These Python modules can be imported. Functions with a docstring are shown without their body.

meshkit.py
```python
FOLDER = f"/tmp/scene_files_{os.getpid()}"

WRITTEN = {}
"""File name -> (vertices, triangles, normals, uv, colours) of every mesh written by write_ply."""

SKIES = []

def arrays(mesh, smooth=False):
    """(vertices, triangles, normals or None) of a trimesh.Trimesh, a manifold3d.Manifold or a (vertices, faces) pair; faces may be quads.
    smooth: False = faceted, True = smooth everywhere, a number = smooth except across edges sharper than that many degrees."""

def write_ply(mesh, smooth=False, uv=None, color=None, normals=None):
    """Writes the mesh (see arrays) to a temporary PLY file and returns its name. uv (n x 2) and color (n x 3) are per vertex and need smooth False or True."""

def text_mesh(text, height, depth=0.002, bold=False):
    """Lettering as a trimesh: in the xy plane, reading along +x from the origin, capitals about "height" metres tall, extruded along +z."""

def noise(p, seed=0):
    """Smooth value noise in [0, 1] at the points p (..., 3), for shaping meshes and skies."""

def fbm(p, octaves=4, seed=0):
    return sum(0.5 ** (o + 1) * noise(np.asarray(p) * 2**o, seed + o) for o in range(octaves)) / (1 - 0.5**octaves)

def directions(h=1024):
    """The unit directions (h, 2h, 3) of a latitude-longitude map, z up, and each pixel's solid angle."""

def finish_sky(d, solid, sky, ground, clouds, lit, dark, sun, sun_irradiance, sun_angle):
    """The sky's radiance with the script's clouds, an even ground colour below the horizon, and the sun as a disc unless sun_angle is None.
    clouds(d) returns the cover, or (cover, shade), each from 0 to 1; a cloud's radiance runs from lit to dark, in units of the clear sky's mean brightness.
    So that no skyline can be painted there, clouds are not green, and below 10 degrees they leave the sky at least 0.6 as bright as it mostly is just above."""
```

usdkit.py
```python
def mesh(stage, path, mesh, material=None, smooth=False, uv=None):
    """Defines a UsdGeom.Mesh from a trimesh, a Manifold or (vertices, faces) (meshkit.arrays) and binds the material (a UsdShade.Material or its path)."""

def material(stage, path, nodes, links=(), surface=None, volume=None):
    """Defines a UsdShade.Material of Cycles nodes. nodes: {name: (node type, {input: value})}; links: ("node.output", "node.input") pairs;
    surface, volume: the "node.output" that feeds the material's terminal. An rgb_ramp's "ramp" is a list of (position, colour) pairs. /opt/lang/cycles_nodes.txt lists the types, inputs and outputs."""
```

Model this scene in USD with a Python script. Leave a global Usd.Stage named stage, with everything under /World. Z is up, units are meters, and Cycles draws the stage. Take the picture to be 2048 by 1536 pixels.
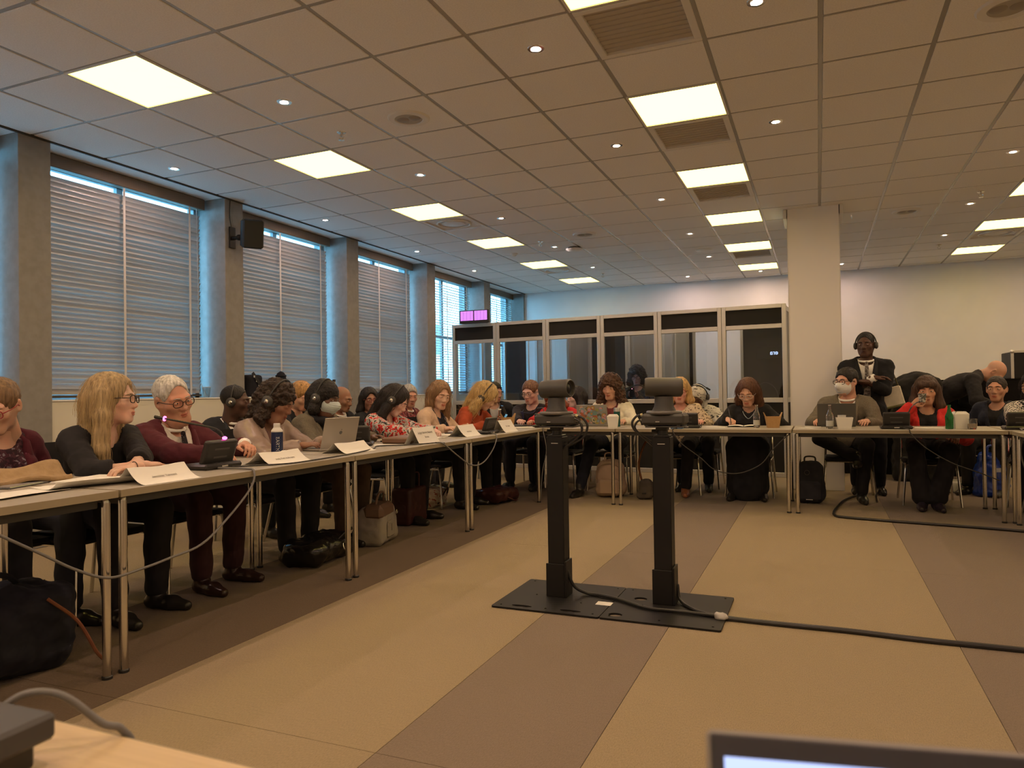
import math, re, numpy as np, trimesh, manifold3d, usdkit, meshkit
from pxr import Usd, UsdGeom, UsdLux, UsdShade, Gf, Vt
stage = Usd.Stage.CreateInMemory()
UsdGeom.SetStageUpAxis(stage, 'Z')
UsdGeom.Xform.Define(stage, '/World')
# ------------------------------------------------ camera, sky, exposure
F = 1452.6; YAW, PITCH, ROLL = (math.radians(a) for a in (22.875, .704, -.8745))
fw = np.array([-math.sin(YAW)*math.cos(PITCH), math.cos(YAW)*math.cos(PITCH), math.sin(PITCH)])
r0 = np.array([math.cos(YAW), math.sin(YAW), 0.]); u0 = np.cross(r0, fw)
cr = math.cos(ROLL)*r0 + math.sin(ROLL)*u0; cu = -math.sin(ROLL)*r0 + math.cos(ROLL)*u0
cam = UsdGeom.Camera.Define(stage, '/World/camera')
cam.CreateHorizontalApertureAttr(36.0); cam.CreateVerticalApertureAttr(27.0)
cam.CreateFocalLengthAttr(36.0*F/2048)
cam.CreateFStopAttr(7.0); cam.CreateFocusDistanceAttr(4.5)
cam.CreateClippingRangeAttr(Gf.Vec2f(0.02, 300))
M4 = Gf.Matrix4d(*cr, 0, *cu, 0, *(-fw), 0, 0, 0, 1.1, 1)
cam.AddTransformOp().Set(M4)
cam.CreateExposureAttr(0.78)
PANEL = (3.5, 2.65, .53)              # radiance of the ceiling panels
SPOT = (900., 595., 495.)            # radiance of the small recessed downlights
sky = UsdLux.DomeLight.Define(stage, '/World/sky')
sky.CreateColorAttr(Gf.Vec3f(.20, .63, 1.0)); sky.CreateIntensityAttr(2.2)
# ------------------------------------------------ helpers
used = {}
def numbered(parent, name):
    k = (parent, name); n = used.get(k, 0); used[k] = n + 1
    return name if n == 0 else f'{name}_{n:03d}'
def tag(p, label=None, cat=None, group=None, kind=None):
    p = p.GetPrim() if hasattr(p, 'GetPrim') else p
    for k, v in (('label', label), ('category', cat), ('group', group), ('kind', kind)):
        if v: p.SetCustomDataByKey(k, v)
    return p
def thing(name, label, cat, loc=(0, 0, 0), rotz=0., group=None):
    x = UsdGeom.Xform.Define(stage, '/World/' + numbered('/World', name))
    x.AddTranslateOp().Set(Gf.Vec3d(*map(float, loc)))
    if rotz: x.AddRotateZOp().Set(math.degrees(rotz))
    return tag(x, label, cat, group)
def obj(name, mesh, mat, parent=None, smooth=30, label=None, cat=None, group=None, kind=None, loc=None):
    pp = str(parent.GetPath()) if parent is not None else '/World'
    m = usdkit.mesh(stage, pp + '/' + numbered(pp, name), mesh, mat, smooth=smooth)
    if loc is not None: UsdGeom.Xformable(m).AddTranslateOp().Set(Gf.Vec3d(*map(float, loc)))
    return tag(m, label, cat, group, kind)
def struct(name, mesh, mat, parent=None, smooth=False):
    return obj(name, mesh, mat, parent, smooth, kind=None if parent is not None else 'structure')
def dup(root, loc, rotz=0., label=None, group=None):
    base = re.sub(r'_\d{3}$', '', root.GetName()); was = root.GetCustomData()
    r = thing(base, label or was['label'], was['category'], loc, rotz, group or was.get('group'))
    r.GetReferences().AddInternalReference(root.GetPath()); r.SetInstanceable(True)
    return r
V = lambda *a: np.array(a, float)
def unit(v): v = np.asarray(v, float); return v/np.linalg.norm(v)
def cat(*ms):
    v, f, n = [], [], 0
    for m in ms:
        a, b = (m.vertices, m.faces) if hasattr(m, 'faces') else m
        v.append(np.asarray(a)); f.append(np.asarray(b) + n); n += len(a)
    return np.vstack(v), np.vstack(f)
def box(x0, x1, y0, y1, z0, z1, c=0.0):
    if c <= 0:
        m = trimesh.creation.box([x1-x0, y1-y0, z1-z0]); return m.vertices + V((x0+x1)/2, (y0+y1)/2, (z0+z1)/2), m.faces
    c = min(c, .49*min(x1-x0, y1-y0, z1-z0)); pts = []
    for sx in (0, 1):
        for sy in (0, 1):
            for sz in (0, 1):
                p = V((x0, x1)[sx], (y0, y1)[sy], (z0, z1)[sz]); d = V(1-2*sx, 1-2*sy, 1-2*sz)*c
                for k in range(3):
                    q = p + d; q[k] -= d[k]; pts.append(q)
    h = trimesh.convex.convex_hull(np.array(pts)); return h.vertices, h.faces
def rot(m, axis, deg, about=(0, 0, 0)):
    a = unit(axis); t = math.radians(deg); K = np.array([[0, -a[2], a[1]], [a[2], 0, -a[0]], [-a[1], a[0], 0]])
    Rm = np.eye(3) + math.sin(t)*K + (1-math.cos(t))*K@K
    return (np.asarray(m[0]) - about) @ Rm.T + about, m[1]
def mov(m, d): return np.asarray(m[0]) + V(*d), m[1]
def frame(m, o, ax, ay, az): return V(*o) + np.asarray(m[0]) @ np.stack([ax, ay, az]), m[1]
def tube(pts, r, n=8, close=False, caps=True):
    P = np.asarray(pts, float); R = np.broadcast_to(np.asarray(r, float), (len(P),)); k = len(P)
    T = np.gradient(P, axis=0) if not close else np.roll(P, -1, 0) - np.roll(P, 1, 0)
    T /= np.maximum(np.linalg.norm(T, axis=1, keepdims=True), 1e-9)
    a = V(0, 0, 1) if abs(T[0][2]) < .9 else V(1, 0, 0); N = []; nn = unit(np.cross(np.cross(T[0], a), T[0]))
    for t in T:
        nn = nn - t*(nn@t); nn = unit(nn); N.append(nn)
    N = np.array(N); B = np.cross(T, N); th = np.arange(n)/n*2*np.pi
    v = (P[:, None] + R[:, None, None]*(np.cos(th)[None, :, None]*N[:, None] + np.sin(th)[None, :, None]*B[:, None])).reshape(-1, 3)
    f = []
    for i in range(k if close else k-1):
        j = (i+1) % k
        for q in range(n):
            q2 = (q+1) % n; a_, b_, c_, d_ = i*n+q, i*n+q2, j*n+q2, j*n+q
            f += [(a_, b_, c_), (a_, c_, d_)]
    if caps and not close:
        v = np.vstack([v, P[0], P[-1]]); s = len(v)-2
        for q in range(n):
            q2 = (q+1) % n; f += [(s, q2, q), (s+1, (k-1)*n+q, (k-1)*n+q2)]
    return v, np.array(f)
def curve(pts, n=8):
    P = np.asarray(pts, float); P = np.vstack([2*P[0]-P[1], P, 2*P[-1]-P[-2]]); o = []
    for i in range(1, len(P)-2):
        for t in np.arange(n)/n:
            a, b, c, d = P[i-1:i+3]
            o.append(.5*((2*b) + (c-a)*t + (2*a-5*b+4*c-d)*t*t + (3*b-a-3*c+d)*t**3))
    o.append(P[-2]); return np.array(o)
def lathe(prof, n=16):
    p = np.asarray(prof, float); k = len(p); th = np.arange(n)/n*2*np.pi
    v = np.stack([p[:, None, 0]*np.cos(th), p[:, None, 0]*np.sin(th), np.broadcast_to(p[:, None, 1], (k, n))], -1).reshape(-1, 3); f = []
    for i in range(k-1):
        for q in range(n):
            q2 = (q+1) % n; a, b, c, d = i*n+q, i*n+q2, (i+1)*n+q2, (i+1)*n+q
            f += [(a, b, c), (a, c, d)]
    return v, np.array(f)
def ring(r, tr, n=20, m=6, c=(0, 0, 0)):
    th = np.arange(n)/n*2*np.pi
    return tube(np.stack([r*np.cos(th), r*np.sin(th), 0*th], 1) + V(*c), tr, m, close=True)
def cyl(a, b, r, n=16): return tube([a, b], r, n)
def ball(c, r, ax=(1, 1, 1), sub=2):
    s = trimesh.creation.icosphere(sub, 1.0); return s.vertices*V(*ax)*r + V(*c), s.faces
def prism(poly, z0, z1):
    """convex-safe extrusion of an xy polygon"""
    from shapely.geometry import Polygon
    m = trimesh.creation.extrude_polygon(Polygon(poly), z1-z0, engine='earcut'); return m.vertices + V(0, 0, z0), m.faces
def sheet(fn, nu, nv, th=.0012):
    """thin solid sheet from fn(u, v) -> xyz"""
    u, v = np.meshgrid(np.linspace(0, 1, nu), np.linspace(0, 1, nv), indexing='ij')
    P = np.stack(fn(u, v), -1); du = np.gradient(P, axis=0); dv = np.gradient(P, axis=1)
    N = np.cross(du, dv); N /= np.maximum(np.linalg.norm(N, axis=-1, keepdims=True), 1e-12)
    A = (P + N*th/2).reshape(-1, 3); B = (P - N*th/2).reshape(-1, 3); K = nu*nv; f = []
    ix = np.arange(K).reshape(nu, nv)
    for i in range(nu-1):
        for j in range(nv-1):
            a, b, c, d = ix[i, j], ix[i+1, j], ix[i+1, j+1], ix[i, j+1]
            f += [(a, b, c), (a, c, d), (a+K, c+K, b+K), (a+K, d+K, c+K)]
    edge = [ix[i, 0] for i in range(nu)] + [ix[-1, j] for j in range(1, nv)] + [ix[i, -1] for i in range(nu-2, -1, -1)] + [ix[0, j] for j in range(nv-2, 0, -1)]
    for p, q in zip(edge, edge[1:] + edge[:1]): f += [(p, p+K, q), (q, p+K, q+K)]
    return np.vstack([A, B]), np.array(f)
# ------------------------------------------------ signed-distance modelling
class Field:
    def __init__(s, lo, hi, h):
        s.lo, s.h = V(*lo), h; n = np.ceil((V(*hi)-s.lo)/h).astype(int) + 2
        s.ax = [s.lo[k] + h*np.arange(n[k]) for k in range(3)]; s.D = np.full(n, .08, np.float32)
    def _sl(s, lo, hi):
        i = np.clip(np.floor((np.asarray(lo)-s.lo)/s.h).astype(int), 0, s.D.shape); j = np.clip(np.ceil((np.asarray(hi)-s.lo)/s.h).astype(int)+1, 0, s.D.shape)
        if (j <= i).any(): return None, None
        sl = tuple(slice(a, b) for a, b in zip(i, j))
        return sl, np.stack(np.meshgrid(*(s.ax[k][sl[k]] for k in range(3)), indexing='ij', copy=False), -1).astype(np.float32)
    def put(s, fn, lo, hi, k=.02, sub=False, m=.03):
        sl, P = s._sl(np.asarray(lo)-k-m, np.asarray(hi)+k+m)
        if sl is None: return
        d, D = fn(P), s.D[sl]
        if sub: D, d = -D, d
        h = np.maximum(k-np.abs(D-d), 0)/max(k, 1e-6); r = np.minimum(D, d) - h*h*k/4
        s.D[sl] = -r if sub else r
    def cone(s, a, b, ra, rb, k=.02, sub=False):
        a, b = np.asarray(a, float), np.asarray(b, float); ba = (b-a).astype(np.float32); L = max(float(ba@ba), 1e-9); R = max(ra, rb)
        def fn(P):
            q = P-a.astype(np.float32); t = np.clip(q@ba/L, 0, 1); return np.linalg.norm(q-t[..., None]*ba, axis=-1) - (ra+(rb-ra)*t)
        s.put(fn, np.minimum(a, b)-R, np.maximum(a, b)+R, k, sub)
    def ell(s, c, r, ax=np.eye(3), k=.02, sub=False):
        c, r, A = np.asarray(c, np.float32), np.asarray(r, np.float32), np.asarray(ax, np.float32)
        def fn(P):
            q = (P-c)@A.T; k0 = np.linalg.norm(q/r, axis=-1); k1 = np.linalg.norm(q/(r*r), axis=-1); return k0*(k0-1)/np.maximum(k1, 1e-6)
        s.put(fn, c-r.max(), c+r.max(), k, sub)
    def rbox(s, c, half, rad, ax=np.eye(3), k=.01, sub=False):
        c, hf, A = np.asarray(c, np.float32), np.asarray(half, np.float32), np.asarray(ax, np.float32)
        def fn(P):
            q = np.abs((P-c)@A.T)-(hf-rad); return np.linalg.norm(np.maximum(q, 0), axis=-1)+np.minimum(q.max(-1), 0)-rad
        R = np.linalg.norm(hf); s.put(fn, c-R, c+R, k, sub)
    def half(s, p, n, c, R, k=.004):
        """cut away what lies beyond the plane (p, n) within R of c"""
        p, n, c = (np.asarray(a, np.float32) for a in (p, n, c)); n = n/np.linalg.norm(n)
        s.put(lambda P: np.maximum((p-P)@n, np.linalg.norm(P-c, axis=-1)-R), c-R, c+R, k, True)
    def mesh(s):
        D, h = s.D, s.h; D[0], D[-1], D[:, 0], D[:, -1], D[:, :, 0], D[:, :, -1] = (.05,)*6
        I = D < 0; n = np.array(D.shape)-1
        S = np.zeros(n, np.int8)
        for a, b, c in np.ndindex(2, 2, 2): S += I[a:a+n[0], b:b+n[1], c:c+n[2]]
        act = (S > 0) & (S < 8); ids = -np.ones(n, np.int64); C = np.argwhere(act); ids[act] = np.arange(len(C))
        acc, cnt = np.zeros((len(C), 3)), np.zeros(len(C)); corner = list(np.ndindex(2, 2, 2))
        for A in corner:
            for k in range(3):
                if A[k]: continue
                B = list(A); B[k] = 1
                da, db = D[tuple((C+A).T)], D[tuple((C+B).T)]; x = (da < 0) != (db < 0)
                t = da[x]/(da[x]-db[x]); p = np.tile(np.array(A, float), (x.sum(), 1)); p[:, k] += t
                acc[x] += p; cnt[x] += 1
        v = s.lo + h*(C + acc/np.maximum(cnt, 1)[:, None]); q = []
        for k in range(3):
            a, b = [(1, 2), (2, 0), (0, 1)][k]
            sl0 = [slice(None)]*3; sl1 = [slice(None)]*3; sl0[k] = slice(0, -1); sl1[k] = slice(1, None)
            e = np.argwhere(I[tuple(sl0)] != I[tuple(sl1)]); inside = I[tuple(e.T)]
            ok = (e[:, a] > 0) & (e[:, b] > 0) & (e[:, a] < n[a]) & (e[:, b] < n[b]); e, inside = e[ok], inside[ok]
            cs = []
            for da, db in ((-1, -1), (0, -1), (0, 0), (-1, 0)):
                c = e.copy(); c[:, a] += da; c[:, b] += db; cs.append(ids[tuple(c.T)])
            f = np.stack(cs, 1); f[~inside] = f[~inside][:, ::-1]; q.append(f)
        q = np.vstack(q); return v, np.vstack([q[:, [0, 1, 2]], q[:, [0, 2, 3]]])
def vnormals(m):
    v, f = m; n = np.zeros_like(v); c = np.cross(v[f[:, 1]]-v[f[:, 0]], v[f[:, 2]]-v[f[:, 0]])
    for k in range(3): np.add.at(n, f[:, k], c)
    return n/np.maximum(np.linalg.norm(n, axis=1, keepdims=True), 1e-12)
def rumple(m, amp, sc=(18, 18, 18), seed=0, oct=2):
    v, f = m; return v + vnormals(m)*(amp*(meshkit.fbm(v*V(*sc), oct, seed)-.5)*2)[:, None], f
# ------------------------------------------------ materials
def mat(name, col, rough=.6, metal=0., var=None, bump=None, spec=.4, trans=0., emit=None, stretch=(1, 1, 1), sheen=0., coat=0., ior=1.5):
    n = {'p': ('principled_bsdf', {'base_color': col, 'roughness': rough, 'metallic': metal, 'specular_ior_level': spec, 'transmission_weight': trans, 'coat_weight': coat, 'ior': ior})}
    L = []
    if emit: n['p'][1].update({'emission_color': emit[0], 'emission_strength': emit[1]})
    if sheen: n['p'][1].update({'sheen_weight': sheen})
    if var or bump:
        n['tc'] = ('texture_coordinate', {}); n['mp'] = ('mapping', {'scale': stretch}); L += [('tc.object', 'mp.vector')]
    if var:                       # (scale, colour2, [contrast])
        lo, hi = (.35, .65) if len(var) < 3 else var[2]
        n['nz'] = ('noise_texture', {'scale': var[0], 'detail': 3.0}); n['rp'] = ('rgb_ramp', {'ramp': [(0, col), (lo, col), (hi, var[1]), (1, var[1])]})
        L += [('mp.vector', 'nz.vector'), ('nz.fac', 'rp.fac'), ('rp.color', 'p.base_color')]
    if bump:                      # (scale, distance)
        n['bn'] = ('noise_texture', {'scale': bump[0], 'detail': 4.0}); n['bp'] = ('bump', {'distance': bump[1], 'strength': .7})
        L += [('mp.vector', 'bn.vector'), ('bn.fac', 'bp.height'), ('bp.normal', 'p.normal')]
    return usdkit.material(stage, '/World/Looks/' + name, n, L, surface='p.BSDF')
def emitter(name, col):
    return usdkit.material(stage, '/World/Looks/' + name, {'e': ('emission', {'color': col, 'strength': 1.0})}, [], surface='e.emission')
_c = {}
def fab(col, kind='cloth', **k):
    """cloth of one colour, shared between things of that colour"""
    key = (kind,) + tuple(np.round(col, 3))
    if key not in _c:
        c2 = tuple(min(1, x*1.35+.003) for x in col)
        if kind == 'cloth': _c[key] = mat(f'cloth_{len(_c)}', col, .85, var=(9, c2), bump=(160, .0006), spec=.15, sheen=.04)
        elif kind == 'skin': _c[key] = mat(f'skin_{len(_c)}', col, .5, var=(14, tuple(x*y for x, y in zip(col, (1.1, .93, .9)))), bump=(220, .0003), spec=.4)
        elif kind == 'hair': _c[key] = mat(f'hair_{len(_c)}', tuple(x*.6 for x in col), .5, var=(1, tuple(min(1, x*1.5) for x in col), (.3, .7)), bump=(1.2, .012), spec=.35, stretch=k.get('stretch', (75, 75, 7)))
        elif kind == 'curls': _c[key] = mat(f'curls_{len(_c)}', tuple(x*.5 for x in col), .6, var=(60, tuple(min(1, x*1.5) for x in col)), bump=(70, .012), spec=.3)
        elif kind == 'plain': _c[key] = mat(f'paint_{len(_c)}', col, .5)
        elif kind == 'gloss': _c[key] = mat(f'gloss_{len(_c)}', col, .22, spec=.5)
        elif kind == 'paper': _c[key] = mat(f'paper_{len(_c)}', col, .8, spec=.2)
    return _c[key]
chrome = mat('chrome', (.72, .70, .66), .18, 1.0)
steel = mat('brushed_aluminium', (.62, .60, .56), .38, .85, bump=(60, .0002))
blackp = mat('black_plastic', (.022, .021, .02), .42, spec=.45)
blackm = mat('black_powder_coat', (.011, .010, .0095), .5, spec=.25, bump=(400, .0002))
darkg = mat('dark_grey_plastic', (.055, .052, .048), .5)
white_paint = mat('white_wall_paint', (.85, .84, .83), .85, var=(3, (.82, .81, .80)), bump=(90, .0004), spec=.2)
cream = mat('cream_panel', (.70, .67, .58), .6, spec=.3)
columnm = mat('grey_column_paint', (.285, .275, .262), .85, var=(16, (.25, .24, .228)), bump=(50, .001), spec=.2)
tile_m = mat('mineral_fibre_tile', (.84, .83, .81), .95, var=(120, (.77, .76, .745)), bump=(180, .0008), spec=.1)
tbar_m = mat('ceiling_grid_metal', (.34, .335, .32), .26, .0, spec=.9)
carpet_l = mat('carpet_tan', (.35, .275, .165), 1.0, var=(1.0, (.26, .205, .12), (.25, .75)), bump=(1.0, .004), spec=.05, stretch=(260, 90, 90), sheen=.1)
carpet_d = mat('carpet_brown', (.235, .185, .135), 1.0, var=(1.0, (.18, .14, .10), (.25, .75)), bump=(1.0, .004), spec=.05, stretch=(260, 90, 90), sheen=.1)
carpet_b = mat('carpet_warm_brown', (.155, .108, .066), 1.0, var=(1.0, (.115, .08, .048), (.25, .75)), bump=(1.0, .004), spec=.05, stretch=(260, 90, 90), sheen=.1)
table_m = mat('table_laminate', (.39, .355, .295), .42, var=(40, (.365, .33, .27)), spec=.4)
band_m = mat('table_edge_band', (.30, .25, .165), .5, spec=.35)
glass = mat('clear_glass', (1, 1, 1), .02, trans=1.0, spec=.5)
gglass = mat('green_glass', (.05, .42, .13), .04, trans=.85, spec=.5)
def pane_mat(name, tint, gloss_rough=.01, ior=1.45):
    """a pane: see-through, with the mirror image of its outer face only (the exit face must not reflect totally)"""
    return usdkit.material(stage, '/World/Looks/' + name, {'t': ('transparent_bsdf', {'color': tint}), 'g': ('glossy_bsdf', {'color': (1, 1, 1), 'roughness': gloss_rough}), 'f': ('fresnel', {'IOR': ior}), 'm': ('mix_closure', {}),
        'ge': ('geometry', {}), 'iv': ('math', {'math_type': 'subtract', 'value1': 1.0}), 'mu': ('math', {'math_type': 'multiply'})},
        [('ge.backfacing', 'iv.value2'), ('f.fac', 'mu.value1'), ('iv.value', 'mu.value2'), ('mu.value', 'm.fac'), ('t.BSDF', 'm.closure1'), ('g.BSDF', 'm.closure2')], surface='m.closure')
window_glass = pane_mat('window_glass', (.95, .97, .97))
booth_glass = pane_mat('booth_glass', (.80, .84, .88), .01, 1.7)
paper = fab((.78, .76, .70), 'paper')
# ================================================= the room
HC, XL, XR, YB, YF = 3.067, -5.353, 6.65, -3.6, 13.4
fl = struct('floor', box(XL-.4, XR, YB, YF, -.12, -.006), carpet_d)
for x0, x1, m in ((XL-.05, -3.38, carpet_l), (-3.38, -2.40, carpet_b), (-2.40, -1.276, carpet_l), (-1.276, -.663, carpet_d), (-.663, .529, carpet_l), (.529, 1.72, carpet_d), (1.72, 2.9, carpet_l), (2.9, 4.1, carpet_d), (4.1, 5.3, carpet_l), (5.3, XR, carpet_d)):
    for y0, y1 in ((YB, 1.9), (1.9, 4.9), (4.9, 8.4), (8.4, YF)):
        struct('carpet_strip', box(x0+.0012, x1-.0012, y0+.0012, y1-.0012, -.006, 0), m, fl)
wf = struct('wall_far', box(XL-.4, XR+.2, YF, YF+.2, 0, 3.3), white_paint)
struct('wall_right', box(XR, XR+.2, YB, YF, 0, 3.3), white_paint)
struct('wall_back', box(XL-.4, XR+.2, YB-.2, YB, 0, 3.3), white_paint)
struct('baseboard_far', box(.3, XR, YF-.015, YF, 0, .08, .004), fab((.25, .22, .18), 'plain'))
PIER = [1.469+2.006*k for k in range(6)]; PIERS = [-2.543, -.537] + PIER
wl = struct('wall_left', box(XL-.55, XL-.39, YB, YF, 0, 1.06), columnm)
for y in [-2.543, -.537] + PIER: struct('pier', box(XL-.5, XL, y, y+.245, 0, 3.3, .004), columnm, wl)
struct('pier', box(XL-.5, XL, 13.34, YF, 0, 3.3), columnm, wl)
struct('lintel', box(XL-.52, XL-.30, YB, YF, 3.03, 3.3), columnm, wl)
struct('edge_trim', box(XL-.004, XL+.012, YB, YF, HC-.012, HC+.02), darkg, wl)
struct('end_wall', box(XL-.5, XL, YB, -2.543, 0, 3.3), columnm, wl)
struct('soffit', box(XL-.40, XL-.004, YB, YF, HC-.002, HC+.02), tile_m, wl)
for k, y in enumerate(PIERS):
    y0, y1 = y+.245, (PIERS+[13.34])[k+1]
    struct('parapet_panel', box(XL-.39, XL-.03, y0+.003, y1-.003, 0, 1.085), cream, wl)
    struct('sill', box(XL-.39, XL-.022, y0+.002, y1-.002, 1.085, 1.10, .004), fab((.72, .71, .68), 'plain'), wl)
    w = tag(UsdGeom.Xform.Define(stage, f'/World/window_{k+1}'), kind='structure')
    fr = [box(XL-.40, XL-.36, a, b, c, d) for a, b, c, d in ((y0, y0+.05, 1.1, 3.03), (y1-.05, y1, 1.1, 3.03), (y0, y1, 1.1, 1.15), (y0, y1, 2.97, 3.03), ((y0+y1)/2-.03, (y0+y1)/2+.03, 1.1, 3.03))]
    if k >= 5: fr.append(box(XL-.395, XL-.365, y0, y1, 2.02, 2.06))
    struct('window_frame', cat(*fr), fab((.30, .32, .34), 'plain'), w)
    for a, b in ((y0+.05, (y0+y1)/2-.03), ((y0+y1)/2+.03, y1-.05)): struct('pane', box(XL-.385, XL-.379, a, b, 1.15, 2.97), window_glass, w)
# a pale building across the street
bl = thing('building', 'pale flat-roofed building seen outside through the open blinds', 'building', (-27, 37, -1))
obj('wall', box(-3, 3, -9, 9, -8, 9), mat('pale_render', (.75, .66, .55), .9), bl)
for j in range(4):
    for q in range(6): obj('window', box(2.95, 3.03, -8+q*2.8, -6.4+q*2.8, -6+j*3.6, -4+j*3.6), fab((.12, .16, .2), 'gloss'), bl)
obj('street', box(-90, -8, -40, 110, -9, -8.8), mat('street_asphalt', (.2, .2, .2), .9), kind='structure')
# ------------------------------------------------ blinds
slat_m = mat('blind_slat_grey', (.47, .455, .44), .36, .2, spec=.5)
tape_m = fab((.62, .60, .58), 'plain')
def slat(tilt, L=1.66, w=.05):
    t = np.linspace(-.5, .5, 5); a = math.radians(tilt)
    sec = np.stack([t*w, .0095*(1-4*t*t)], 1); sec = np.vstack([sec + [0, .0005], (sec - [0, .0005])[::-1]])
    sec = sec @ np.array([[math.cos(a), math.sin(a)], [-math.sin(a), math.cos(a)]])
    n = len(sec); v = np.vstack([np.column_stack([sec[:, 0], np.full(n, s), sec[:, 1]]) for s in (0, L)])
    f = [(i, (i+1) % n, n+(i+1) % n) for i in range(n)] + [(i, n+(i+1) % n, n+i) for i in range(n)] + [(0, i+1, i) for i in range(1, n-1)] + [(n, n+i, n+i+1) for i in range(1, n-1)]
    return v, np.array(f)
def blind(label, y, tilt, single, loose=0., group='venetian blinds along the window wall'):
    b = thing('venetian_blind', label, 'blind', (XL-.265, y, 0), group=None)
    obj('headrail', box(-.035, .045, -.02, 1.70, 2.955, 3.06, .006), mat('headrail_brown', (.16, .125, .09), .5) if not used.get('hr') else '/World/Looks/headrail_brown', b); used['hr'] = 1
    ms = []; rng = np.random.RandomState(3)
    for j in range(42):
        z = 1.165+.0415*j; s = rot(slat(tilt+rng.uniform(-2.5, 2.5)), (1, 0, 0), rng.uniform(-.12, .12))
        ms.append(mov(s, (rng.uniform(-.002, .002), rng.uniform(0, .006), z)))
    if single:
        for m in ms: obj('slat', m, slat_m, b, smooth=60)
    else: obj('slats', cat(*ms), slat_m, b, smooth=60, kind='stuff')
    obj('bottom_rail', box(-.02, .02, 0, 1.66, 1.115, 1.135, .004), darkg, b)
    for q, yy in enumerate((.03, .80, 1.52)):
        zz = np.linspace(1.13, 2.95, 30); x = .029+0*zz
        off = loose*np.clip((1.75-zz)/.6, 0, 1)**2*(.06 if q == 0 else 0)
        obj('ladder_tape', cat(*[box(.0285, .0305, yy-.011+o, yy+.011+o, a, c) for a, c, o in zip(zz[:-1], zz[1:]+.001, off)]), tape_m, b)
    obj('pull_cord', tube([(.035, 1.60, 2.95), (.037, 1.61, 2.2), (.036, 1.605, 1.55)], .002, 5), tape_m, b)
    return b
b1 = blind('closed grey venetian blind in the nearest window, behind the blonde woman', PIER[1]+.245+.025, 66, True, 1.)
dup(b1, (XL-.265, PIER[2]+.27, 0), label='closed grey venetian blind beside the black wall speaker')
dup(b1, (XL-.265, PIER[3]+.27, 0), label='closed grey venetian blind next to the first open blind')
dup(b1, (XL-.265, PIER[0]+.27, 0), label='closed grey venetian blind nearest the camera at the left edge')
for q in (0, 1): dup(b1, (XL-.265, PIERS[q]+.27, 0), label=f'closed grey venetian blind out of frame, {("farthest", "just")[q]} behind the photographer')
b4 = blind('half-open venetian blind showing blue daylight left of the magenta light panel', PIER[4]+.27, -9, False)
dup(b4, (XL-.265, PIER[5]+.255, 0), label='half-open venetian blind in the corner behind the booths')
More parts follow.
